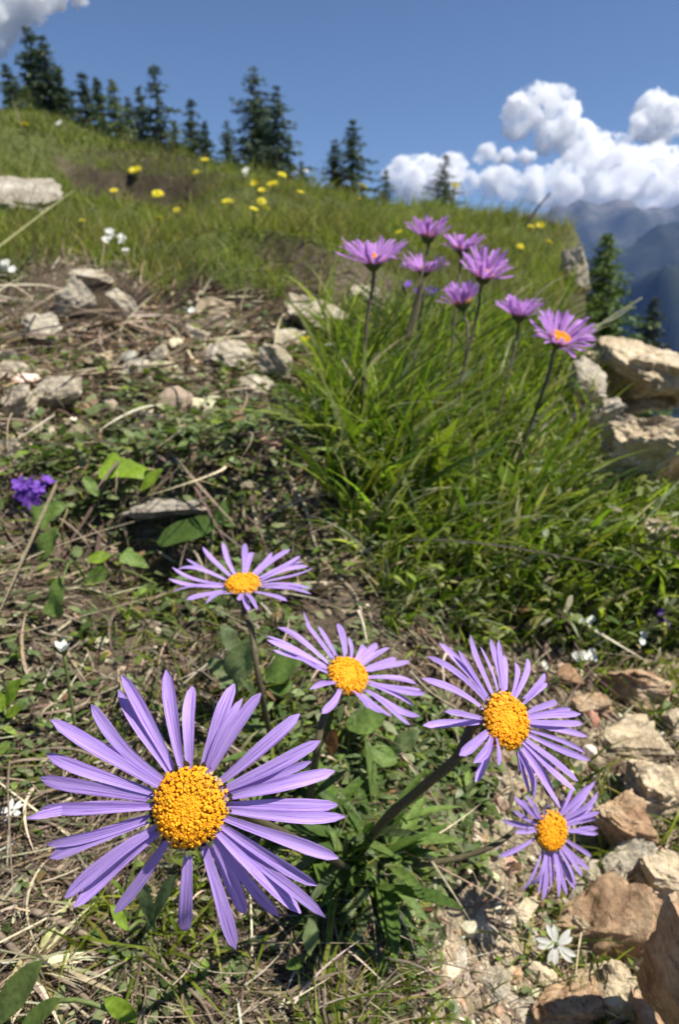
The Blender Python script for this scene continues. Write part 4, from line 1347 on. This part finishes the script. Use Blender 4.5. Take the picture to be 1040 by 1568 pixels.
stalk('dark dead stalk leaning against the sky on the right skyline', [(806, 345), (824, 318), (843, 296)], 5, (.07, .055, .05), zds=[2.4, 2.4, 2.4])
stalk('grey grass blade arching in front of the near conifer', [(893, 520), (930, 490), (984, 456)], 4, (.34, .34, .22), zds=[.8, .8, .8])
stalk('second grey grass blade below the arching one', [(905, 502), (938, 490), (968, 470)], 4, (.30, .33, .2), zds=[.82, .82, .82])
stalk('thin dry stem behind the left petals of the slanting stem aster', [(628, 1028), (660, 1060), (700, 1085)], 4, ST, zds=[.27, .265, .26])
stalk('pale grass stem rising above the tilted aster', [(548, 935), (556, 955), (562, 985)], 6, SP, zds=[.28, .275, .27])

# dried spiky tuft at the lower left
gc = G(48, 1492)
root = thing('dried_tuft', on_ground(gc), 'bleached spiky dead grass tuft at the lower left', 'plant')
n = 46
a = rng.normal(-.1, 1.0, n)
up_ = rng.uniform(.05, .7, n)
d = np.stack([np.cos(a), np.sin(a) * .9, up_], 1)
bend = np.stack([np.zeros(n), np.zeros(n), -rng.uniform(.1, .4, n)], 1)
v, q = blades(np.tile(on_ground(gc, .003), (n, 1)) + rng.normal(0, .0015, (n, 3)), d, bend, rng.uniform(.012, .034, n), rng.uniform(.0009, .002, n), 5, None, 3, .5)
mesh_obj('blades', v, q, None, M_straw, root, True, None, tint_rep(palette(n, [(.52, .46, .30), (.62, .55, .38), (.38, .34, .16)]), 5))

# ------------------------------------------------------------------ conifers
def conifer(label, tip_px, zd, height, spread, seed, tint=(.045, .07, .025), dens=1.0, lean=0.0, droop=.25, name='conifer', ragged=.35, group=None):
    rs = np.random.default_rng(seed)
    tip = P(tip_px[0], tip_px[1], zd)
    base = tip - np.array([lean, 0, height])
    root = thing(name, base, label, 'tree', group)
    pth = np.array([base + (tip - base) * t + np.array([rs.normal(0, .004) * height, 0, 0]) * (t < .95) for t in np.linspace(0, 1, 9)])
    v, q, t = tube(pth, np.linspace(height * .022, height * .003, 9), 7)
    mesh_obj('trunk', v, q, t, M_bark, root)
    R0 = []; D0 = []; L0 = []; C0 = []
    nw = int(40 * dens)
    spread *= 1.7
    for w in range(nw):
        f = (w + rs.random()) / nw            # 0 bottom .. 1 top
        f = .06 + .94 * f
        p0 = base + (tip - base) * f
        reach = spread * (1 - f) ** .8 * (.75 + .25 * min(1, f * 4)) + .015 * height
        nb = rs.integers(4, 7)
        a0 = rs.uniform(0, 2 * PI)
        for b in range(nb):
            if rs.random() < ragged * .55 + .05: continue
            a = a0 + 2 * PI * b / nb + rs.normal(0, .25)
            L = reach * rs.uniform(.4, 1.05 + ragged * .7)
            el = rs.normal(.35 * f - .15, .12)
            d = np.array([math.cos(a) * math.cos(el), math.sin(a) * math.cos(el), math.sin(el)])
            ns = max(3, int(13 * L / spread) + 2)
            tt = (np.arange(ns) + rs.random(ns)) / ns
            pos = p0 + d * L * tt[:, None] + np.array([0, 0, 1.0]) * (-droop * L * tt ** 1.6 + .12 * L * tt ** 3)[:, None]
            rep = 6
            pos = np.repeat(pos, rep, axis=0); tr = np.repeat(tt, rep)
            sd = np.cross(d, [0, 0, 1.0])
            out = nrm(d * .6 + sd * rs.normal(0, .8, (len(pos), 1)) + np.array([0, 0, 1.0]) * rs.normal(-.22, .35, (len(pos), 1)))
            pos = pos + rs.normal(0, .007 * height, pos.shape) * np.array([1, 1, .8])
            R0.append(pos); D0.append(out)
            L0.append(height * .052 * rs.uniform(.6, 1.3, len(pos)) * (1.15 - .45 * tr) * (1.15 - .75 * f))
            C0.append(np.array(tint)[None] * rs.uniform(.65, 1.45, (len(pos), 1)) * (1 + .35 * tr)[:, None])
    R0 = np.concatenate(R0); D0 = np.concatenate(D0); L0 = np.concatenate(L0); C0 = np.concatenate(C0)
    n = len(R0)
    v, q = blades(R0, D0, np.tile([0, 0, -.12], (n, 1)), L0, L0 * .4, 2, None, 2.2, .5)
    mesh_obj('crown', v, q, None, M_needle, root, False, None, tint_rep(C0, 2))
    return root


GD = (.050, .075, .034); GL = (.11, .14, .04); GB = (.062, .09, .05)
far = 'conifers on the skyline'
conifer('tallest conifer on the far left with a double top', (42, 42), 34, 9.5, 1.5, 1, GD, 1.2, group=far)
conifer('narrow conifer leaning on the tallest far left one', (64, 58), 33, 8.5, 1.1, 2, GD, 1.0, group=far)
conifer('conifer cut by the left edge of the picture', (8, 98), 33, 7.0, 1.0, 3, GD, group=far)
conifer('slender dark conifer right of the tallest far left one', (86, 100), 33, 7.0, .9, 4, GD, group=far)
conifer('conifer with a bent top between the slender dark one and the bright green one', (124, 110), 31, 6.5, 1.2, 5, GD, group=far)
conifer('thin needle-like conifer top beside the bent one', (146, 116), 33, 6.3, .6, 6, GD, group=far)
conifer('dark conifer filling the gap right behind the tallest far left one', (72, 128), 36, 6.5, 1.2, 31, GD, group=far)
conifer('dark conifer hugging the left edge under the cut one', (22, 118), 36, 6.5, 1.2, 32, GD, group=far)
conifer('dark conifer in the gap before the bright green conifer', (108, 140), 34, 5.8, 1.1, 33, GD, group=far)
conifer('low dark conifer right of the bright green conifer', (194, 150), 31, 5.0, 1.0, 34, GD, group=far)
conifer('dark conifer joining the big pair at mid height', (406, 166), 26, 4.4, 1.2, 35, GD, group=far)
conifer('bright green conifer at the left half of the skyline', (170, 124), 28, 5.2, 1.05, 7, GL, group=far)
conifer('small light green conifer under the tallest far left one', (36, 132), 24, 4.2, .8, 8, GL, group=far)
conifer('spiky conifer with open branches standing alone left of the centre gap', (235, 97), 29, 6.4, 1.25, 9, GB, .9, ragged=.45, group=far)
conifer('short conifer tucked left of the spiky open one', (212, 132), 30, 5.0, .9, 10, GB, ragged=.5, group=far)
conifer('conifer on the slope right of the spiky open one', (291, 152), 27, 5.2, .95, 11, GD, ragged=.5, group=far)
conifer('low conifer at the end of the left row', (312, 186), 27, 4.3, .7, 12, GD, group=far)
conifer('small bushy conifer left of the row end', (266, 186), 26, 3.9, .9, 13, GL, group=far)
conifer('left and taller of the pair of big conifers', (388, 104), 24, 5.4, 1.25, 14, GB, 1.0, ragged=.45, group=far)
conifer('right one of the pair of big conifers, wider at the base', (424, 134), 23.5, 4.7, 1.1, 15, GB, 1.0, ragged=.4, group=far)
conifer('low bush-like conifer at the left foot of the big pair', (346, 186), 24, 3.2, .7, 16, GB, ragged=.4, group=far)
conifer('middle conifer standing against the blue sky by itself', (541, 182), 25, 4.4, 1.05, 17, GB, 1.0, ragged=.4, group=far)
conifer('side top on the left of the middle conifer', (512, 212), 25.5, 3.7, .7, 18, GB, ragged=.5, group=far)
conifer('tiny conifer right of the middle conifer', (591, 260), 26, 2.6, .55, 19, GB, group=far)
conifer('tiny dark conifer between the big pair and the middle conifer', (462, 248), 26, 2.8, .5, 20, GB, group=far)
conifer('small lone conifer in front of the low white cloud', (683, 236), 27, 3.0, .85, 21, (.05, .075, .035), .9, ragged=.4, group=far)
conifer('near green conifer behind the rocks on the right', (932, 360), 11, 3.2, .95, 22, (.10, .15, .035), 1.7, ragged=.12)
conifer('distant dark conifer at the right edge below the mountains', (1004, 455), 17, 3.2, .62, 23, (.03, .045, .03), 1.1, ragged=.3)

# ------------------------------------------------------------------ mountains
def mountain_mat():
    m, nt, nd, lk = mat_new('forested_rock_slope')
    out = N_(nd, 'ShaderNodeOutputMaterial')
    ge = N_(nd, 'ShaderNodeNewGeometry')
    n1 = N_(nd, 'ShaderNodeTexNoise'); n1.inputs['Scale'].default_value = .0022; n1.inputs['Detail'].default_value = 9; n1.inputs['Roughness'].default_value = .7
    lk.new(ge.outputs['Position'], n1.inputs['Vector'])
    sx = N_(nd, 'ShaderNodeSeparateXYZ'); lk.new(ge.outputs['Position'], sx.inputs[0])
    ad = N_(nd, 'ShaderNodeMath', operation='MULTIPLY_ADD'); ad.inputs[1].default_value = 1 / 2600.; lk.new(sx.outputs['Z'], ad.inputs[0]); lk.new(n1.outputs['Fac'], ad.inputs[2])
    r = ramp(nd, [(.38, (.018, .027, .022)), (.58, (.034, .042, .032)), (.74, (.07, .075, .055)), (.90, (.16, .155, .14))])
    lk.new(ad.outputs[0], r.inputs[0])
    pb = N_(nd, 'ShaderNodeBsdfPrincipled'); pb.inputs['Roughness'].default_value = .95; pb.inputs['Specular IOR Level'].default_value = .05
    lk.new(r.outputs[0], pb.inputs['Base Color']); lk.new(pb.outputs[0], out.inputs[0])
    return m


M_mount = mountain_mat()


def mountain(name, dist, prof, half, seed):
    """prof: (px, py) skyline as seen; a real ridge with both flanks at this distance"""
    n = 260
    pxs = np.linspace(-500, 1700, n)
    pys = np.interp(pxs, [p[0] for p in prof], [p[1] for p in prof])
    th = np.arctan2(CY - pys, FPX) - PITCH
    X = (pxs - CX) / FPX * dist
    Zc = np.tan(th) * dist
    Zc = Zc + dist * .006 * fbm(np.stack([pxs / 26., pxs * 0], 1), 5, seed + 2, .6, True)
    m = 61
    s = np.linspace(-1, 1, m)
    XX, SS = np.meshgrid(X, s)
    ZZ = np.broadcast_to(Zc, XX.shape)
    YY = dist + SS * half
    q2 = np.stack([XX.ravel() / 900., YY.ravel() / 900.], 1)
    ridged = fbm(q2, 6, seed, .5, True).reshape(XX.shape)
    fall = np.abs(SS) ** .85
    base = -720.0
    z = ZZ + (base - ZZ) * fall + 190 * (ridged - .4) * np.minimum(fall * 5, 1) * (1 - fall) ** .5 + 30 * ridged * (1 - fall)
    YY = YY + 160 * fbm(np.stack([XX.ravel() / 1500., SS.ravel()], 1), 3, seed + 5).reshape(XX.shape)
    v = np.stack([XX.ravel(), YY.ravel(), z.ravel()], 1)
    o = mesh_obj(name, v, grid_quads(n, m), None, M_mount, None, True)
    kind(o, 'structure')
    return o


mountain('mountain_ridge', 8600, [(-500, 380), (500, 330), (700, 345), (835, 318), (872, 318), (905, 311), (935, 326), (958, 333), (975, 330), (1000, 318), (1020, 328), (1045, 336), (1200, 300), (1700, 350)], 2400, 5)
mountain('mountain_ridge', 5600, [(-500, 500), (700, 470), (850, 428), (930, 392), (965, 362), (1005, 340), (1030, 352), (1080, 372), (1200, 330), (1700, 400)], 2000, 8)
mountain('mountain_ridge', 3600, [(-500, 600), (800, 560), (900, 500), (960, 430), (1010, 402), (1060, 396), (1200, 380), (1700, 420)], 1500, 12)

# ------------------------------------------------------------------ haze
hz = MB()
hz.add([(x, y, z) for z in (-760, 1080) for (x, y) in ((-12500, -13300), (12500, -13300), (12500, 13300), (-12500, 13300))],
       [(0, 3, 2, 1), (4, 5, 6, 7), (0, 1, 5, 4), (1, 2, 6, 5), (2, 3, 7, 6), (3, 0, 4, 7)])
hm, nt, nd, lk = mat_new('valley_haze')
out = N_(nd, 'ShaderNodeOutputMaterial')
pv = N_(nd, 'ShaderNodeVolumePrincipled'); pv.inputs['Density'].default_value = 4.2e-5
pv.inputs['Color'].default_value = (.22, .39, .90, 1); pv.inputs['Anisotropy'].default_value = .1
lk.new(pv.outputs[0], out.inputs['Volume'])
hobj = hz.build('haze', hm, None, False)
kind(hobj, 'stuff')
tag(hobj, 'thin blue air haze lying over the valley and mountains', 'haze')

# ------------------------------------------------------------------ clouds
cm, nt, nd, lk = mat_new('cloud_white')
out = N_(nd, 'ShaderNodeOutputMaterial')
vs = N_(nd, 'ShaderNodeVolumeScatter')
vs.inputs['Color'].default_value = (1, 1, 1, 1);  vs.inputs['Anisotropy'].default_value = .0
tcn = N_(nd, 'ShaderNodeNewGeometry')
cn = N_(nd, 'ShaderNodeTexNoise'); cn.inputs['Scale'].default_value = 1 / 420.; cn.inputs['Detail'].default_value = 5; cn.inputs['Roughness'].default_value = .6
lk.new(tcn.outputs['Position'], cn.inputs['Vector'])
cr = N_(nd, 'ShaderNodeMapRange'); cr.interpolation_type = 'SMOOTHSTEP'
cr.inputs['From Min'].default_value = .40; cr.inputs['From Max'].default_value = .70; cr.inputs['To Min'].default_value = 0.0; cr.inputs['To Max'].default_value = .02
lk.new(cn.outputs['Fac'], cr.inputs['Value']); lk.new(cr.outputs[0], vs.inputs['Density'])
lk.new(vs.outputs[0], out.inputs['Volume'])


def cloud(label, dist, puffs, seed, fine=1.0):
    """puffs: (px, py, radius px)"""
    rs = np.random.default_rng(seed)
    mb = MB()
    zdist = dist
    for (px, py, r) in puffs:
        zd_ = zdist * (1 + rs.uniform(-.02, .02)) * (1 - .14 * float(sm(225, 275, py)))
        c = P(px, py, zd_)
        R = r * zd_ / FPX
        subs = [(c, R)]
        for k in range(9):
            d = nrm(rs.normal(size=3)); d[2] = abs(d[2]) * .9 - .1
            subs.append((c + d * R * rs.uniform(.55, .85), R * rs.uniform(.32, .55)))
        for (cc, rr) in subs:
            bv, bt = ico(4)
            o_ = rs.uniform(0, 90, 3)
            f = fbm(bv * 1.8 + o_, 5, seed, .55)
            v = cc + bv * (rr * (1 + .26 * f))[:, None] * np.array([1, 1, .92])
            mb.add(v, None, bt)
    o0 = P(puffs[0][0], puffs[0][1], zdist)
    tmp = mb.build('cloud', cm, None, True, o0)
    md = tmp.modifiers.new('union', 'REMESH'); md.mode = 'VOXEL'; md.voxel_size = 32
    bpy.context.view_layer.update()
    ev = tmp.evaluated_get(bpy.context.evaluated_depsgraph_get())
    me = bpy.data.meshes.new_from_object(ev)
    tmp.modifiers.clear(); old = tmp.data; tmp.data = me; bpy.data.meshes.remove(old)
    o = tmp
    co = np.empty(len(me.vertices) * 3, np.float32); me.vertices.foreach_get('co', co); co = co.reshape(-1, 3).astype(float)
    no = np.empty(len(co) * 3, np.float32); me.vertices.foreach_get('normal', no); no = no.reshape(-1, 3)
    f = 1.1 * fbm(co / 300. + seed * 7, 5, seed, .62) + .55 * fbm(co / 95. + seed, 3, seed + 3, .6, True)
    co += no * ((f * 78 + 24) * fine)[:, None]
    me.vertices.foreach_set('co', co.astype(np.float32).ravel()); me.update()
    if not me.materials: me.materials.append(cm)
    return tag(o, label, 'cloud')


cloud('large white cumulus bank towering over the mountains on the right', 17500,
      [(800, 175, 26), (822, 160, 26), (848, 160, 26), (868, 172, 18), (790, 195, 16), (858, 195, 26), (884, 215, 26), (910, 232, 26), (840, 215, 20), (945, 232, 22), (900, 265, 40), (950, 270, 40), (1000, 262, 36), (1045, 265, 36),
       (860, 285, 30), (820, 285, 24), (780, 282, 20), (750, 278, 18), (990, 300, 34), (930, 300, 34), (1050, 305, 40), (870, 305, 22), (1110, 290, 50), (1180, 300, 50)], 3)
cloud('separate white cumulus puff at the right edge over the bank', 17800, [(1000, 168, 22), (1022, 176, 20), (985, 190, 16), (1018, 198, 20), (1044, 190, 18), (1005, 205, 14), (1075, 200, 20)], 4)
cloud('low white cloud behind the small lone conifer', 17300, [(625, 272, 26), (655, 264, 22), (690, 262, 22), (610, 268, 14), (640, 285, 24), (680, 285, 24), (712, 280, 14)], 5)
cloud('small white wisp left of the cumulus bank', 17200, [(742, 236, 12), (756, 244, 8), (734, 244, 7)], 6)
cloud('flat white wisp between the small wisp and the tall tower', 17200, [(778, 240, 9), (795, 240, 10), (808, 242, 7)], 7)
cloud('grey white cloud in the upper left corner', 15500, [(-10, 10, 44), (40, -12, 36), (80, -18, 26), (112, -16, 18), (-50, 40, 50), (5, 38, 18)], 8)

# ------------------------------------------------------------------ light
SUN = nrm(np.array([.46, -.10, .86]))
el = math.asin(SUN[2]); azm = math.atan2(SUN[0], SUN[1])
sd = bpy.data.lights.new('sun', 'SUN')
sd.energy = 5.0; sd.angle = math.radians(.53); sd.color = (1.0, .95, .86)
so = bpy.data.objects.new('sun', sd); COL.objects.link(so)
so.rotation_euler = Vector(tuple(SUN)).to_track_quat('Z', 'Y').to_euler()
so.location = (2, 1, 5)
w = bpy.data.worlds.new('World'); scene.world = w; w.use_nodes = True
nd = w.node_tree.nodes; lk = w.node_tree.links
nd.clear()
sky = nd.new('ShaderNodeTexSky'); sky.sky_type = 'NISHITA'; sky.sun_disc = False
sky.sun_elevation = el; sky.sun_rotation = azm; sky.altitude = 2000; sky.air_density = 1.0; sky.dust_density = .3; sky.ozone_density = 5.0
bg = nd.new('ShaderNodeBackground'); bg.inputs[1].default_value = .068
wo = nd.new('ShaderNodeOutputWorld')
lk.new(sky.outputs[0], bg.inputs[0]); lk.new(bg.outputs[0], wo.inputs[0])

scene.view_settings.view_transform = 'Standard'
scene.view_settings.look = 'None'
scene.view_settings.exposure = 0.62
scene.view_settings.gamma = 1.0
scene.cycles.max_bounces = 16
scene.cycles.diffuse_bounces = 5
scene.cycles.glossy_bounces = 3
scene.cycles.transmission_bounces = 6
scene.cycles.transparent_max_bounces = 8
scene.cycles.volume_bounces = 16
for o in bpy.data.objects:
    if '_o' in o: del o['_o']
